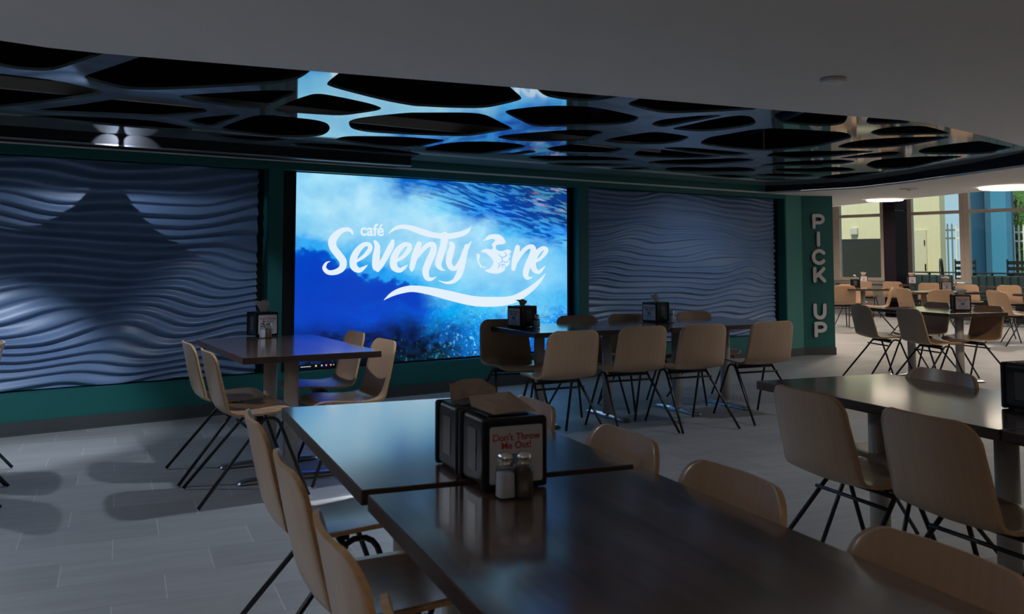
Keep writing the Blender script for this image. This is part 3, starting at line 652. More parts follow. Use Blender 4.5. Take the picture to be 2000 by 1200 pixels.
# round ceiling lights at the pale soffit
def disc_light(x, y, r, label):
    e_ = empty('round_ceiling_light', (x, y, ZC)); tag(e_, label, 'light', 'round ceiling lights')
    B().lathe([(r*.96, -.001), (r*.96, -.012)], seg=40).build('housing', M['frame'], e_)
    B().lathe([(r, -.0125), (r*1.0, -.020), (r*.97, -.024)], seg=40).build('diffuser', emit('warm_diffuser', (1, .86, .68), 6.0), e_)
cx_, cy_ = un(1728, 393.5, ZC-.03); disc_light(cx_, cy_, .25, 'thin glowing round ceiling light above the dark plum column')
cx_, cy_ = un(1985, 369.5, ZC-.03); disc_light(cx_, cy_, .40, 'thin glowing round ceiling light at the right edge above the banquettes')

# ------------------------------------------------------------------ dining chair
def shell_mesh():
    prof = [(.225, .438), (.205, .452), (.165, .461), (.09, .459), (0, .452), (-.08, .449), (-.145, .456), (-.19, .478), (-.218, .520), (-.236, .580), (-.254, .660), (-.270, .740), (-.284, .805)]
    pr = catmull([(a, c) for a, c in prof], 5)
    acc = [0]
    for a, c in zip(pr, pr[1:]): acc.append(acc[-1]+math.hypot(c[0]-a[0], c[1]-a[1]))
    T = acc[-1]; ns = 44; nt_ = 18; rows = []
    # denser rows near both ends so that the corners round
    ss = [T*(.5-.5*math.cos(PI*k/ns)) for k in range(ns+1)]
    def at(s):
        for i in range(len(acc)-1):
            if s <= acc[i+1]+1e-9:
                f = (s-acc[i])/(acc[i+1]-acc[i]); return (pr[i][0]*(1-f)+pr[i+1][0]*f, pr[i][1]*(1-f)+pr[i+1][1]*f)
        return pr[-1]
    P = []
    for s in ss:
        y, z = at(s); f = s/T
        W = .212+.012*math.sin(PI*min(1, f*1.15))-.004*max(0, f-.8)*5
        if f < .5: W -= .012*(1-f*2)
        r = .075 if f > .5 else .06
        d = min(s, T-s)
        if d < r: W -= r-math.sqrt(max(0, r*r-(r-d)**2))
        back = max(0, min(1, (f-.48)/.18)); back = back*back*(3-2*back)
        row = []
        for k in range(nt_+1):
            t = -1+2*k/nt_; q = (t*W/.22)**2
            row.append(Vector((t*W, y+.034*q*back, z+.014*q*(1-back))))
        P.append(row)
    n0, n1 = ns+1, nt_+1
    Nn = []
    for i in range(n0):
        for j in range(n1):
            a = P[min(i+1, ns)][j]-P[max(i-1, 0)][j]; c = P[i][min(j+1, nt_)]-P[i][max(j-1, 0)]
            Nn.append((c.cross(a)).normalized())
    vs = []; th = .006
    for sg in (1, -1):
        for i in range(n0):
            for j in range(n1): vs.append(P[i][j]+Nn[i*n1+j]*(th*sg))
    o_ = n0*n1; fs = []; mi = []; sm = []
    for i in range(ns):
        for j in range(nt_):
            a = i*n1+j; fs.append((a, a+1, a+n1+1, a+n1)); mi.append(0); sm.append(True)
            fs.append((o_+a, o_+a+n1, o_+a+n1+1, o_+a+1)); mi.append(0); sm.append(True)
    rim = [(0, j) for j in range(n1)]+[(i, nt_) for i in range(1, n0)]+[(ns, j) for j in range(nt_-1, -1, -1)]+[(i, 0) for i in range(ns-1, 0, -1)]
    for k in range(len(rim)):
        a = rim[k][0]*n1+rim[k][1]; c = rim[(k+1) % len(rim)]; c = c[0]*n1+c[1]
        fs.append((a, o_+a, o_+c, c)); mi.append(1); sm.append(False)
    return vs, fs, mi, sm
def make_chair():
    e_ = empty('dining_chair', (0, 0, 0))
    vs, fs, mi, sm = shell_mesh()
    o = obj('seat_shell', vs, fs, None, e_, smooth=sm, mats=[M['ply'], M['ply_edge']], midx=mi)
    bm = bmesh.new(); bm.from_mesh(o.data); bmesh.ops.recalc_face_normals(bm, faces=bm.faces); bm.to_mesh(o.data); bm.free()
    r = .0095
    for sx in (-1, 1):
        rear = (sx*.255, -.335, .008); front = (sx*.225, .255, .008)
        ap = (sx*.185, .045, .436)
        def lerp(a, c, t): return tuple(a[i]+(c[i]-a[i])*t for i in range(3))
        hr = lerp(rear, (sx*.187, -.010, .405), 1); hf = lerp(front, (sx*.187, .100, .405), 1)
        arc = [hr, (sx*.186, .005, .424), (sx*.185, .026, .435), ap, (sx*.185, .064, .435), (sx*.186, .085, .424), hf]
        B().tube([rear, lerp(rear, hr, .5)]+arc[:4], r, 10).build('leg', M['tube'], e_)
        B().tube([front, lerp(front, hf, .5)]+arc[6:2:-1], r, 10).build('leg', M['tube'], e_)
    B().tube([(-.187, .0, .414), (0, .0, .414), (.187, .0, .414)], r, 10).build('stretcher', M['tube'], e_)
    B().tube([(-.197, -.055, .348+.03), (0, -.055, .348+.03), (.197, -.055, .348+.03)], r*.8, 10).build('stretcher', M['tube'], e_)
    B().box(-.15, .15, -.02, .02, .424, .441, .002).build('seat_bracket', M['tube'], e_)
    return e_
CH0 = make_chair(); used = [False]
def chair(bx, by, face, label, group, tip=0):
    """bx,by: where the middle of the back's top edge stands; face: heading of the sitter in degrees"""
    c = CH0 if not used[0] else copy_tree(CH0); used[0] = True
    a = R(face-90); q = .278
    # back top is at local (0,-.284); move the origin so that it lands on bx,by
    c.location = (bx-math.sin(a)*q, by+math.cos(a)*q, 0); c.rotation_euler = (0, 0, a)
    tag(c, label, 'chair', group); return c

# ------------------------------------------------------------------ tables
def table(cx, cy, rot, wx, wy, label, group, cols=((0, -.3), (0, .3)), foot=.6, footdir='x', T=.75, single=False):
    e_ = empty('dining_table', (cx, cy, 0), R(rot)); tag(e_, label, 'table', group)
    b = B().box(-wx/2, wx/2, -wy/2, wy/2, T-.038, T, .003, 2)
    top = b.build('tabletop', M['table'], e_); top.data.materials.append(M['table_edge'])
    for p in top.data.polygons:
        if abs(p.normal.z) < .5: p.material_index = 1
    for (x, y) in cols:
        pb = B().cyl(x, y, .034, T-.046, .043, 28); pb.build('column', M['column'], e_)
        B().box(x-.12, x+.12, y-.12, y+.12, T-.0455, T-.0385, .002).build('mounting_plate', M['tube'], e_)
        L_ = foot/2; n = 12; vs = []; fs = []
        # cast foot: flat bar, thicker in the middle, sloping rounded ends
        secs = [(-L_, .010, .030), (-L_+.012, .018, .036), (-L_+.04, .025, .038), (-.07, .034, .036), (-.045, .038, .052), (.045, .038, .052), (.07, .034, .036), (L_-.04, .025, .038), (L_-.012, .018, .036), (L_, .010, .030)]
        for (t, h, w2) in secs:
            for (dw, dz) in ((-w2, .006), (-w2, h*.6), (-w2*.6, h), (w2*.6, h), (w2, h*.6), (w2, .006)):
                vs.append((x+t, y+dw, dz) if footdir == 'x' else (x+dw, y+t, dz))
        for i in range(len(secs)-1):
            for k in range(6): fs.append((i*6+k, i*6+(k+1) % 6, (i+1)*6+(k+1) % 6, (i+1)*6+k))
        fs += [tuple(range(6)), tuple(range(len(secs)*6-6, len(secs)*6))]
        B().add(vs, fs).build('foot', M['foot'], e_)
        for t in (-L_+.03, L_-.03): B().cyl(*((x+t, y) if footdir == 'x' else (x, y+t)), 0, .0065, .018, 12).build('glide', M['tube'], e_)
    return e_
def V2(rot, p, dx_, dy_):
    a = R(rot); return (p[0]+dx_*math.cos(a)-dy_*math.sin(a), p[1]+dx_*math.sin(a)+dy_*math.cos(a))
GT = 'dark wood dining tables'
# front pair (near-left corner, size)
FR = -14.6; W1 = .752
c1 = V2(FR, (1.065, 2.039), W1/2, 1.333/2); table(*c1, FR, W1, 1.333, 'dark wood table reflecting the blue screen, behind the large double napkin dispenser', GT, cols=((0, -.28), (0, .28)))
c2 = V2(FR, (1.056, 1.990), W1/2, -1.333/2); table(*c2, FR, W1, 1.333, 'dark wood table in the foreground running out of the bottom edge', GT, cols=((0, -.28), (0, .28)))
# left table by the wall
LR = -7.5
cl = V2(LR, (1.915, 5.105), .83/2, 1.40/2); table(*cl, LR, .83, 1.40, 'dark wood table left of the screen in front of the wave wall', GT, cols=((-.08, -.50), (-.08, -.02)), foot=.62)
# middle pair
MR = -10.5
cm = V2(MR, (4.30, 5.475), .62, .45); table(*cm, MR, 1.235, .895, 'left table of the joined pair in front of the screen', GT, cols=((-.36, -.02), (.28, -.02)), foot=.6, footdir='y')
cm2 = V2(MR, (4.30, 5.475), 1.245+.62, .45); table(*cm2, MR, 1.235, .895, 'right table of the joined pair, in front of the right wave panel', GT, cols=((-.26, -.02), (.30, .02)), foot=.6, footdir='y')
# right pair
RR = -15.3
cr = V2(RR, (3.105, 1.50), .76/2, 1.30/2); table(*cr, RR, .76, 1.298, 'dark wood table at right with warm window reflections on its top', GT, cols=((0, -.35), (0, .30)))
cr2 = V2(RR, (3.105, 1.495), .76/2, -1.33/2-.006); table(*cr2, RR, .76, 1.33, 'dark wood table cut off by the right edge below the warm-lit tabletop', GT, cols=((0, -.35), (0, .30)))
# far-left table mostly outside the picture, whose chairs are seen
# S table
SR = -19.6
cs_ = V2(SR, (9.18, 4.90), .38, .63); table(*cs_, SR, .76, 1.26, 'dark wood table beyond the pier with four pale chairs and a napkin dispenser', GT, cols=((0, -.36), (0, .36)))

GC = 'light plywood dining chairs'
U = R(75.4)
def along(p, d, ang=75.4): return (p[0]+d*math.cos(R(ang)), p[1]+d*math.sin(R(ang)))
# left of the front tables, facing them (heading -14)
chair(1.115, 2.91, -15, 'plywood chair left of the blue-lit foreground table, farthest of the row of four', GC)
chair(.940, 2.24, -15, 'plywood chair left of the foreground tables, second of the row from the far end', GC)
chair(.770, 1.62, -15, 'plywood chair left of the foreground table, third of the row from the far end', GC)
chair(.650, 1.12, -15, 'plywood chair at the bottom edge of which only the top of the back shows', GC)
# right of the front tables
chair(2.055, 2.60, 165, 'plywood chair right of the blue-lit table, its back just behind the big napkin dispenser', GC)
chair(1.91, 1.98, 165, 'plywood chair right of the foreground tables, second back from the big dispenser', GC)
chair(1.765, 1.46, 165, 'plywood chair right of the foreground table, in front of the darker right-hand table', GC)
chair(1.60, .865, 165, 'plywood chair at the lower right corner with a large cropped back', GC)
# right tables
chair(3.045, 2.22, -16, 'plywood chair at the left corner of the warm-lit right table, seen from behind', GC)
chair(2.875, 1.64, -16, 'plywood chair on the near side of the right table, second from the corner', GC)
chair(2.690, 1.07, -16, 'plywood chair cut by the right edge on the near side of the right table', GC)
chair(4.085, 2.20, 164, 'plywood chair on the far side of the right table, blue light on its back', GC)
# left table
chair(1.775, 5.70, -9, 'pale plywood chair left of the left table, nearer the wall', GC)
chair(1.705, 5.13, -9, 'pale plywood chair left of the left table, nearer the viewer', GC)
chair(2.985, 5.78, 171, 'pale plywood chair right of the left table, nearer the screen', GC)
chair(2.840, 5.10, 171, 'pale plywood chair right of the left table, its seat lit blue, nearer the viewer', GC)
# far left edge
chair(.885, 6.32, 168, 'plywood chair at the left picture edge, farther of the two', GC)
chair(.790, 5.80, 168, 'plywood chair at the left picture edge, nearer of the two', GC)
# middle pair, near side
chair(4.245, 4.945, 80, 'plywood chair on the near side of the joined tables, leftmost', GC)
chair(4.945, 4.965, 77, 'plywood chair on the near side of the joined tables, second from left', GC)
chair(5.445, 4.815, 76, 'plywood chair on the near side of the joined tables, third from left', GC)
chair(6.155, 4.720, 76, 'plywood chair on the near side of the joined tables, rightmost, beside the pier', GC)
chair(4.560, 6.25, -107, 'plywood chair under the left end of the joined tables, facing the viewer', GC)
chair(5.370, 6.26, -103, 'plywood chair on the far side of the joined tables, second from left', GC)
chair(5.890, 6.17, -103, 'plywood chair on the far side of the joined tables, behind the right dispenser', GC)
chair(6.670, 6.07, -103, 'plywood chair on the far side of the joined tables, rightmost', GC)
# S table
chair(9.05, 5.84, -28, 'greyish plywood chair just right of the pier, farther one left of its table', GC)
chair(8.79, 5.13, -25, 'greyish plywood chair right of the pier, nearer one on the left side of its table', GC)
chair(10.02, 4.88, 160, 'plywood chair right of the pier table with half its back brightly lit', GC)
chair(10.33, 5.62, 160, 'plywood chair right of the pier table, mostly hidden behind the tabletop', GC)

# background dining area
table(15.75, 10.05, -40, .76, .76, 'small square table in the far dining area left of the dark column', GT, cols=((0, 0),), foot=.5)
table(19.15, 11.75, 0, .70, 1.9, 'far dark table before the left banquette', GT, cols=((0, -.5), (0, .5)), foot=.5)
table(15.25, 8.25, -38, 1.15, .76, 'far pale-lit table with a dispenser, between the two banquettes', GT, cols=((-.3, 0), (.3, 0)), foot=.5, footdir='y')
table(18.85, 9.15, 0, .70, 1.5, 'far dark table before the right banquette', GT, cols=((0, -.4), (0, .4)), foot=.5)
table(15.35, 6.45, -25, .76, 1.0, 'far table at the right edge beside two side-on chairs', GT, cols=((0, 0),), foot=.5)
GB = 'plywood chairs in the far dining area'
for (x, y, a, lb) in ((15.2, 10.07, 50, 'tan chair close to the right side of the PICK UP pier, back to the viewer'), (16.35, 10.75, -128, 'tan chair facing the viewer behind the small square far table'), (18.7, 11.95, 14, 'tan chair at the far left table, back to the viewer, beside the small square table'),
                     (18.75, 11.25, 14, 'tan chair back in front of the foot of the dark plum column'), (15.05, 9.02, 125, 'left one of two side-on chairs leaning back to back below the column'), (14.65, 8.62, -25, 'right one of two side-on chairs leaning back to back below the column'),
                     (18.3, 10.15, 30, 'tan chair back left of the far dispenser, before the left banquette'), (14.5, 7.83, 52, 'tan chair back directly behind the pier table, in front of the far dispenser table'), (17.85, 9.15, 14, 'tan chair back between the two banquettes'),
                     (17.95, 8.40, 14, 'tan chair back before the right banquette'), (14.28, 6.86, -30, 'side-on tan chair near the right edge, nearer of the pair'), (14.95, 7.25, -30, 'side-on tan chair near the right edge, half hidden behind its neighbour')):
    chair(x, y, a, lb, GB)

# banquettes
def banquette(y0, y1, x1, label):
    e_ = empty('banquette', (x1-.3, (y0+y1)/2, 0)); tag(e_, label, 'bench', 'channelled teal banquettes')
    under(B().box(x1-.52, x1-.06, y0, y1, .0, .36).build('plinth', M['base']), e_)
    under(B().box(x1-.55, x1-.14, y0, y1, .361, .46, .03, 3).build('seat', M['leather']), e_)
    n = int((y1-y0)/.16); st = (y1-y0)/n
    for k in range(n):
        under(B().box(x1-.135, x1-.01, y0+k*st+.003, y0+(k+1)*st-.003, .461, .95, .035, 3).build('back_channel', M['leather']), e_)
ya = onX(1773, 535, 19.9)[0]-.05; yb = onX(1861, 537, 19.9)[0]; banquette(yb, min(ya, onX(1772, 450, 20.0)[0]-.02), 19.95, 'teal channel-backed banquette under the window right of the dark column')
ya = onX(1900, 538, 19.9)[0]; banquette(7.6, ya, 19.95, 'teal channel-backed banquette under the window at the right edge')

# dark column
y0 = onX(1772, 450, 20.0)[0]; y1 = onX(1725, 450, 19.5)[0]
e_ = empty('cladding_column', (19.75, (y0+y1)/2, 0)); tag(e_, 'dark plum square column between the far windows', 'column')
under(B().box(19.5, 20.0, y0, y1, 0, 2.40, .004).build('lower_cladding', M['column_dark']), e_)
under(B().box(19.5, 20.0, y0, y1, 2.43, 3.19, .004).build('upper_cladding', M['column_dark']), e_)
under(B().box(19.53, 19.97, y0+.03, y1-.03, 2.4005, 2.4295).build('shadow_gap', M['tube']), e_)

# ------------------------------------------------------------------ windows
XW = 20.3
def yx(px, X=XW): return onX(px, 450, X)[0]
zt = 2.35; zs = .78
struct(B().box(XW-.08, XW+.1, -6, 16, 0, zs-.02).build('wall_window_side', M['grey_wall']))
wins = [(yx(1728), yx(1633.5), 1), (yx(1884), yx(1773.5), 2), (6.0, yx(1884)-.004, 3), (yx(1633.5)+.004, 15.6, 4), (3.2, 5.996, 5), (0.2, 3.196, 6), (-5.8, .196, 7)]
struct(B().box(XW-.05, XW+.1, yx(1773.5)+.001, yx(1728)-.001, zs-.019, 3.19).build('wall_window_pier', M['column_dark']))
struct(B().box(XW-.05, XW+.1, 15.601, 16, zs-.019, 3.19).build('wall_window_end', M['grey_wall']))
for (y0, y1, k) in wins:
    f = B(); t = .09
    f.box(XW-.05, XW+.05, y0, y0+t, zs, 3.19); f.box(XW-.05, XW+.05, y1-t*1.3, y1, zs, 3.19)
    f.box(XW-.05, XW+.05, y0+t, y1-t*1.3, zs, zs+.07); f.box(XW-.05, XW+.05, y0+t, y1-t*1.3, zt-.035, zt+.035); f.box(XW-.05, XW+.05, y0+t, y1-t*1.3, 3.12, 3.19)
    e_ = struct(f.build('window_%d' % k, M['frame']))
    B().box(XW-.006, XW+.006, y0+t+.001, y1-t*1.3-.001, zs+.071, zt-.036).build('pane', M['glass'], e_)
    B().box(XW-.006, XW+.006, y0+t+.001, y1-t*1.3-.001, zt+.036, 3.119).build('pane', M['glass'], e_)

# ------------------------------------------------------------------ outside
struct(B().box(20.41, 60, -20, 45, -.12, -.02).build('patio_ground', M['patio']))
XO = 26.0
def yo(px, X=XO): return onX(px, 450, X)[0]
e_ = empty('service_building', (XO, yo(1700), -.02)); tag(e_, 'cream stucco building with a service door outside the windows', 'building')
under(B().box(XO, XO+.3, yo(1836), 32, -.02, 6).build('wall', M['cream']), e_)
dd = under(B().box(XO-.05, XO-.001, yo(1810), yo(1784), -.015, 2.15).build('door', M['door_out']), e_)
under(B().box(XO-.08, XO-.051, yo(1809), yo(1807), .95, 1.15).build('door_handle', M['tube']), e_)
under(B().box(XO-.08, XO-.001, yo(1808), yo(1806.5), 1.7, 1.85).build('hinge', M['tube']), e_)
y_, z_ = onX(1670, 452, XO); under(B().box(XO-.1, XO-.001, y_-.12, y_+.12, z_-.12, z_+.12, .03).build('wall_vent', M['column']), e_)
tag(B().box(24.0, 24.12, yo(1731, 24.0), yo(1640, 24.0)+2, -.02, onX(1680, 467, 24.0)[1]).build('privacy_screen', M['dark_screen']), 'tall dark screen outside the leftmost far window', 'screen wall')
tag(B().box(24.2, 24.9, yo(1897, 24.2), yo(1881, 24.2), -.02, 5).build('exterior_post', M['blue_out']), 'narrow dark blue post outside, beside the fence', 'post')
e_ = empty('blue_building', (25, yo(1930, 25), -.02)); tag(e_, 'deep blue building corner outside the right window', 'building')
under(B().box(25, 25.4, yo(1966, 25), yo(1899, 25), -.02, 5.5).build('wall', M['blue_out']), e_)
under(B().box(24.7, 24.99, yo(1966, 24.7), yo(1936, 24.7), -.02, 5.5).build('pilaster', M['blue_col']), e_)
def fence(X, y0, y1, h, label):
    e_ = empty('picket_fence', (X, (y0+y1)/2, -.02)); tag(e_, label, 'fence', 'white picket fences outside')
    n = int((y1-y0)/.13)
    for k in range(n):
        y = y0+(k+.5)*(y1-y0)/n; under(B().box(X-.015, X+.015, y-.018, y+.018, -.02, h-.03).cyl(X, y, h-.03, h+.02, .02, 6, .001).build('picket', M['fence']), e_)
    for z in (.25, h-.22, h-.02-.45): under(B().box(X+.016, X+.045, y0, y1, z, z+.05).build('rail', M['fence']), e_)
yl = yo(1838, 27.5); yr = yo(1881, 27.5); fence(27.5, yr, yl, onX(1860, 437, 27.5)[1], 'white picket fence against bright sky outside the middle window')
yl = yo(1966, 26.5); fence(26.5, 7.2, yl, onX(1980, 440, 26.5)[1], 'white picket fence in front of green palms outside the right window')
# palms
def palm(x, y, h, seed, label):
    rng = random.Random(seed); e_ = empty('palm_tree', (x, y, -.02)); tag(e_, label, 'palm', 'palms outside')
    B().tube([(0, 0, 0), (.05, .03, h*.5), (.02, .1, h)], .11, 10).build('trunk', M['dark_screen'], e_)
    b = B()
    for k in range(46):
        a = rng.uniform(0, 2*PI); el = rng.uniform(-.5, 1.2); ln = rng.uniform(1.2, 2.0); z0 = h*rng.uniform(.35, 1.0)
        pts = [Vector((math.cos(a)*math.cos(el)*ln*t, math.sin(a)*math.cos(el)*ln*t, z0+math.sin(el)*ln*t-1.1*t*t)) for t in [i/7 for i in range(8)]]
        sd = Vector((-math.sin(a), math.cos(a), 0))
        for i in range(1, 8):
            for sg in (-1, 1):
                for q in (0, .5):
                    p = pts[i-1].lerp(pts[i], q); w2 = .34*math.sin(PI*min(1, (i+q)/8))+.06; d = (pts[i]-pts[i-1])*.28
                    b.add([p, p+d, p+sd*(w2*sg)+d*1.6-Vector((0, 0, .12))], [(0, 1, 2)])
    b.build('fronds', M['leaf'], e_)
palm(28.4, yo(1985, 28.4), 3.2, 1, 'green palm just right of the blue building, outside')
palm(33.2, yo(1990, 33.2)-1.5, 4.4, 3, 'taller palm rising behind the first one and the hedge')
tag(B().box(32, 32.3, 2, yo(1962, 32), -.02, 3.6).build('hedge', M['leaf']), 'dark green hedge behind the palms', 'hedge')
# patio furniture
def patio_chair(x, y, rot, label, slats=False):
    e_ = empty('patio_chair', (x, y, -.02), R(rot)); e_.scale = (1, 1, 1.38); tag(e_, label, 'patio chair', 'patio chairs')
    for sx in (-1, 1):
        for sy in (-1, 1): B().tube([(sx*.24, sy*.24, 0), (sx*.22, sy*.20, .45)], .014, 8).build('leg', M['dark_metal'], e_)
    B().box(-.24, .24, -.22, .22, .451, .48, .006).build('seat', M['dark_metal'], e_)
    b = B()
    if slats:
        for z in (.56, .66, .76, .86): b.box(-.24, .24, -.25, -.23, z, z+.06)
        b.box(-.25, -.22, -.23, -.20, .481, .95).box(.22, .25, -.23, -.20, .481, .95)
    else:
        b.tube(catmull([(-.14, -.21, .49), (-.27, -.24, .75), (-.18, -.25, .93), (0, -.25, .95), (.18, -.25, .93), (.27, -.24, .75), (.14, -.21, .49)], 5), .014, 8)
        for x_ in (-.12, 0, .12): b.tube([(x_*.8, -.21, .481), (x_, -.25, .93)], .010, 6)
    b.build('backrest', M['dark_metal'], e_)
y_ = yo(1857, 22.6); patio_chair(22.6, y_, 200, 'dark open-backed patio chair seen through the middle window')
y_ = yo(1878, 22.3); patio_chair(22.3, y_, 100, 'dark slatted patio chair beside the window mullion', True)
y_ = yo(1972, 22.2); patio_chair(22.2, y_, 80, 'dark slatted patio chair outside the right window', True)
def patio_table(x, y, label, wy=1.1):
    e_ = empty('patio_table', (x, y, -.02)); tag(e_, label, 'patio table', 'patio tables')
    B().box(-.4, .4, -wy/2, wy/2, .96, .99, .004).build('tabletop', M['dark_metal'], e_)
    B().cyl(0, 0, .02, .96, .03).build('pedestal', M['dark_metal'], e_); B().cyl(0, 0, 0, .02, .24, 20).build('base', M['dark_metal'], e_)
patio_table(22.9, yo(1813, 22.9), 'long dark patio table outside the middle window', 1.2)
patio_table(22.6, yo(1935, 22.6), 'long dark patio table outside the right window', 1.2)

# ------------------------------------------------------------------ napkin dispensers
def make_dispenser():
    e_ = empty('napkin_dispenser', (0, 0, 0)); W, D, H = .172, .178, .172
    # body: bevelled box with the side faces slightly hollowed
    b = B().box(-W/2+.006, W/2-.006, -D/2, D/2, .004, H, .016, 4)
    for sy in (-1, 1):   # raised end frames
        y = sy*(D/2-.012)
        b.box(-W/2, W/2, y-.012, y+.012, .001, H+.001, .009, 3)
    b.build('body', M['black_plastic'], e_)
    for sy in (-1, 1):
        y = sy*(D/2+.0006); poly = []
        w2, z0, z1 = W/2-.016, .018, H-.018
        for (cx, cz, a0) in ((w2-.006, z1-.006, 0), (-w2+.006, z1-.006, 90), (-w2+.006, z0+.006, 180), (w2-.006, z0+.006, 270)):
            for k in range(4): a = R(a0+k*30); poly.append((cx+.006*math.cos(a), cz+.006*math.sin(a)))
        c = B().prism(poly, 'y', y-sy*.0004, y+sy*.0016).build('label_card', M['card'], e_)
        rz = 0 if sy < 0 else PI; yy = y+sy*.0020
        text_obj('slogan', "Don't Throw", .0235, M['red_ink'], c, (0, yy, H-.052), (PI/2, 0, rz), .0003, .0003)
        text_obj('slogan', "Me Out!", .0235, M['red_ink'], c, (0, yy, H-.072), (PI/2, 0, rz), .0003, .0003)
        B().box(-.020, .018, yy-.0003, yy+.0003, .063, .088, 0).build('blue_mark', M['blue_ink'], c)
        b = B()
        for z, l in ((.050, .05), (.043, .044), (.030, .05), (.023, .03)): b.box(-l, l*.9, yy-.0003, yy+.0003, z, z+.0026)
        b.build('small_print', M['navy_ink'], c)
    for sx in (-1, 1):
        x = sx*(W/2-.0058); B().box(x-.0012, x+.0012, -.028, .028, .040, .140, .0008, 1).build('side_window', M['window_grey'], e_)
    B().box(-.055, .055, -.045, .045, H-.002, H+.0022, .001, 1).build('top_slot', M['base'], e_)
    for sx in (-1, 1):
        for sy in (-1, 1): B().cyl(sx*.06, sy*.065, 0, .0035, .009, 10).build('rubber_foot', M['tube'], e_)
    return e_
DP0 = make_dispenser(); dused = [False]
GD = 'black napkin dispensers'
def dispenser(x, y, rot, label, z=.7505):
    c = DP0 if not dused[0] else copy_tree(DP0); dused[0] = True
    c.location = (x, y, z); c.rotation_euler = (0, 0, R(rot)); return tag(c, label, 'napkin dispenser', GD)
def napkin(x, y, rot, w_, h, dpt, seed, label, mat='napkin', z=.7505+.1745, flat=0.0):
    rng = random.Random(seed); nu, nv = 14, 12; vs = []
    ph = [rng.uniform(0, 6.28) for _ in range(4)]
    for i in range(nv+1):
        v = i/nv
        for j in range(nu+1):
            u = -1+2*j/nu
            ww = w_/2*(.42+.58*min(1, v*1.8)**.7)
            zz = h*math.sin(PI*.5*min(1, v*1.6)) - h*flat*max(0, v-.55)*2.0
            yy = -dpt*.15+dpt*(max(0, v-.3))**1.1+.012*math.sin(3*u+ph[0])*v
            cr_ = .10*h*math.sin(5.5*u+ph[1]+2*v)*v+.08*h*abs(math.sin(3.3*u+4*v+ph[2]))*v
            zz = zz*(1-.30*abs(u)**2*v)+cr_
            vs.append((ww*u+.006*math.sin(6*v+ph[3]), yy, max(.0, zz)))
    n1 = nu+1; fs = [(i*n1+j, i*n1+j+1, (i+1)*n1+j+1, (i+1)*n1+j) for i in range(nv) for j in range(nu)]
    n0 = len(vs); vs2 = vs+[(a, b_+.0012, c+.0014) for a, b_, c in vs]
    fs += [tuple(k+n0 for k in reversed(f)) for f in fs]
    rim = [(0, j) for j in range(n1)]+[(i, nu) for i in range(1, nv+1)]+[(nv, j) for j in range(nu-1, -1, -1)]+[(i, 0) for i in range(nv-1, 0, -1)]
    for k in range(len(rim)):
        a = rim[k][0]*n1+rim[k][1]; c = rim[(k+1) % len(rim)]; c = c[0]*n1+c[1]; fs.append((a, n0+a, n0+c, c))
    b = B(); b.add(vs2, fs, False)
    o = b.build('paper_napkin', M[mat]); o.location = (x, y, z); o.rotation_euler[2] = R(rot)
    return tag(o, label, 'napkin', 'paper napkins')
def shaker(x, y, kind, label, rot=0, z=.7505):
    e_ = empty('salt_shaker' if kind == 'salt' else 'pepper_shaker', (x, y, z), R(rot)); tag(e_, label, 'shaker', 'salt and pepper shakers')
    e_.scale = (1.13, 1.13, 1.36)
    def ring(h, r, sq): # rounded-square ring
        return [(r*math.copysign(abs(math.cos(a))**sq, math.cos(a)), r*math.copysign(abs(math.sin(a))**sq, math.sin(a)), h) for a in [2*PI*k/20 for k in range(20)]]
    def loft(rs, nm, mt):
        b = B(); vs = sum(rs, []); n = len(rs)
        b.add(vs, [(i*20+k, i*20+(k+1) % 20, (i+1)*20+(k+1) % 20, (i+1)*20+k) for i in range(n-1) for k in range(20)]+[tuple(range(20))[::-1], tuple(range((n-1)*20, n*20))], True); return b.build(nm, mt, e_)
    loft([ring(0, .0175, .55), ring(.003, .0195, .55), ring(.046, .0185, .55), ring(.056, .0150, .8), ring(.064, .0145, 1)], 'glass_body', M['shaker_glass'])
    loft([ring(.003, .0168, .55), ring(.005, .0180, .55), ring(.042 if kind == 'salt' else .048, .0170, .55), ring(.044 if kind == 'salt' else .050, .015, .6)], 'salt_fill' if kind == 'salt' else 'pepper_fill', M['salt' if kind == 'salt' else 'pepper'])
    B().lathe([(.0158, .0565), (.0165, .058), (.0165, .068), (.0155, .073), (.009, .0775), (.001, .0785)], seg=20).build('cap', M['chrome'], e_)
    return e_
# big pair on the foreground table
dr = -13.0
f0 = V2(dr, (1.366, 1.816), 0, .089); r0 = V2(dr, (1.366, 1.816), 0, .089+.184)
dispenser(*f0, dr, "black napkin dispenser with the readable Don't Throw Me Out card in the foreground")
dispenser(*r0, dr, 'black napkin dispenser directly behind the foreground one, back to back with it')
def folded(x, y, rot, vs, fs, label):
    bm = bmesh.new(); vv = [bm.verts.new(v) for v in vs]
    for f in fs: bm.faces.new([vv[k] for k in f])
    bmesh.ops.recalc_face_normals(bm, faces=bm.faces); bmesh.ops.triangulate(bm, faces=bm.faces)
    bmesh.ops.subdivide_edges(bm, edges=bm.edges, cuts=3, use_grid_fill=True)
    rng = random.Random(len(label)); bm.normal_update()
    for v in bm.verts:
        if not v.is_boundary: v.co += v.normal*(.0012*math.sin(v.co.x*110)+.0010*math.sin(v.co.z*160+v.co.x*60)+rng.uniform(-.0004, .0004))
    r_ = bmesh.ops.solidify(bm, geom=bm.faces[:], thickness=.0012)
    me = bpy.data.meshes.new('paper_napkin'); bm.to_mesh(me); bm.free(); me.materials.append(M['napkin'])
    o = bpy.data.objects.new('paper_napkin', me); COL.objects.link(o); o.location = (x, y, .7505+.1755); o.rotation_euler[2] = R(rot)
    return tag(o, label, 'napkin', 'paper napkins')
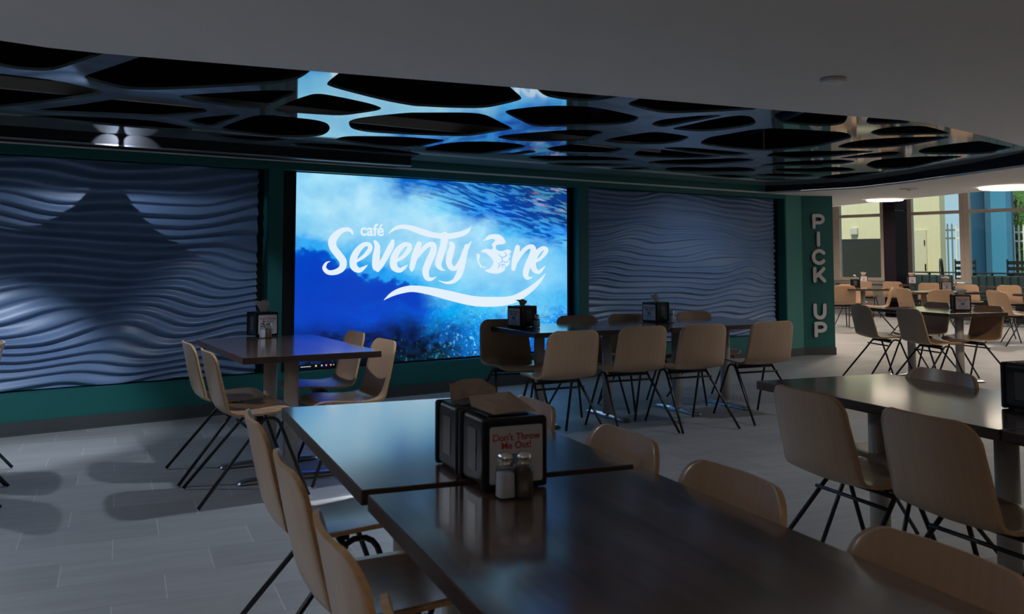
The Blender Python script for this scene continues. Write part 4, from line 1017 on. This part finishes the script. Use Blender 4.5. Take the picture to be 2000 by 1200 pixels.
folded(f0[0], f0[1], dr, [(-.083, .015, .040), (.030, .020, .044), (.068, -.030, .010), (-.088, -.015, .020), (-.045, -.060, .003), (.066, -.062, .005), (.012, -.058, .006), (-.060, .050, .010), (.050, .055, .008), (-.030, -.035, .022)],
       [(0, 1, 9), (0, 9, 3), (3, 9, 4), (9, 6, 4), (9, 1, 6), (1, 2, 6), (2, 5, 6), (0, 7, 8, 1), (1, 8, 2)], 'crumpled brown napkin folded over the front foreground dispenser')
folded(r0[0]-.005, r0[1], dr, [(-.070, -.015, .002), (-.072, -.005, .050), (-.020, .004, .060), (.028, .002, .058), (.062, -.004, .034), (.066, -.018, .002), (-.010, -.022, .020), (.030, -.020, .018), (-.05, .04, .004), (.05, .04, .004)],
       [(0, 1, 6), (1, 2, 6), (2, 3, 7, 6), (3, 4, 7), (4, 5, 7), (0, 6, 7, 5), (1, 8, 9, 4, 3, 2)], 'crumpled brown napkin standing out of the rear foreground dispenser')
s1 = V2(dr, f0, -.026, -.114); s2 = V2(dr, f0, .016, -.118)
shaker(*un(987, 974, .75), 'salt', 'glass salt shaker before the foreground napkin dispenser', dr)
shaker(*un(1022, 972, .75), 'pepper', 'glass pepper shaker before the foreground napkin dispenser', dr)
# left table
lf = un(513, 658, .75); lf = V2(-20, lf, 0, .09)
dispenser(*lf, 2, 'black napkin dispenser on the left table in front of the wave wall')
napkin(lf[0], lf[1], 2, .12, .075, .03, 12, 'pale napkin standing up from the left table dispenser', 'napkin_white')
shaker(*un(513, 661, .75), 'salt', 'salt shaker before the left table dispenser', 0); shaker(*un(524.5, 661, .75), 'pepper', 'pepper shaker before the left table dispenser', 0)
# middle tables: card faces left
def mid(px, py, lab, lab2, seed, mat, dis):
    p = un(px, py, .75); rot = -100.0+12
    c = V2(rot, p, -.086, 0)   # placeholder, corrected below
    c = (p[0]+.118, p[1]+.060)
    dispenser(*c, rot+3, lab); napkin(c[0], c[1], rot+70, .085, .06 if mat == 'napkin_white' else .045, .04, seed, lab2, mat)
    a = un(px+42, py+.5, .75); shaker(a[0]+.01, a[1]+.02, 'salt', 'salt shaker beside '+dis, rot); shaker(a[0]+.055, a[1]+.065, 'pepper', 'pepper shaker beside '+dis, rot)
mid(1006, 641, 'black napkin dispenser at the left end of the joined tables, before the lit screen', 'small brown napkin on the dispenser before the lit screen', 5, 'napkin', 'the dispenser before the lit screen')
mid(1272, 630.5, 'black napkin dispenser on the joined tables before the right wave panel', 'pale napkin standing out of the dispenser before the right wave panel', 6, 'napkin_white', 'the dispenser before the right wave panel')
# right tables
p = un(1981, 806, .75); c = (p[0]+.12, p[1]-.03)
dispenser(*c, RR, 'black napkin dispenser cut by the right edge on the warm-lit table')
# pier table
p = un(1881, 608.5, .75); c = (p[0]+.115, p[1]+.085); dispenser(*c, -62+14, 'black napkin dispenser on the table right of the pier')
napkin(c[0]+.02, c[1], -30, .15, .06, .07, 8, 'white crumpled napkin on the dispenser right of the pier', 'napkin_white')
# far
for (x, y, r_, lb, lb2, mt) in ((15.78, 10.22, 30, 'far black dispenser on the small square table', 'white napkin on the far square table dispenser', 'napkin_white'), (19.15, 12.2, -50, 'far black dispenser left of the dark plum column', 'tan napkin on the dispenser left of the column', 'napkin'),
                           (15.45, 8.28, -50, 'far black dispenser with white card on the table between banquettes', 'tan napkin on the dispenser between banquettes', 'napkin'), (19.1, 11.0, -50, 'far black dispenser before the left banquette, half hidden', 'tan napkin on the half hidden far dispenser', 'napkin')):
    dispenser(x, y, r_, lb); napkin(x, y, r_, .14, .07, .06, int(x*7), lb2, mt)
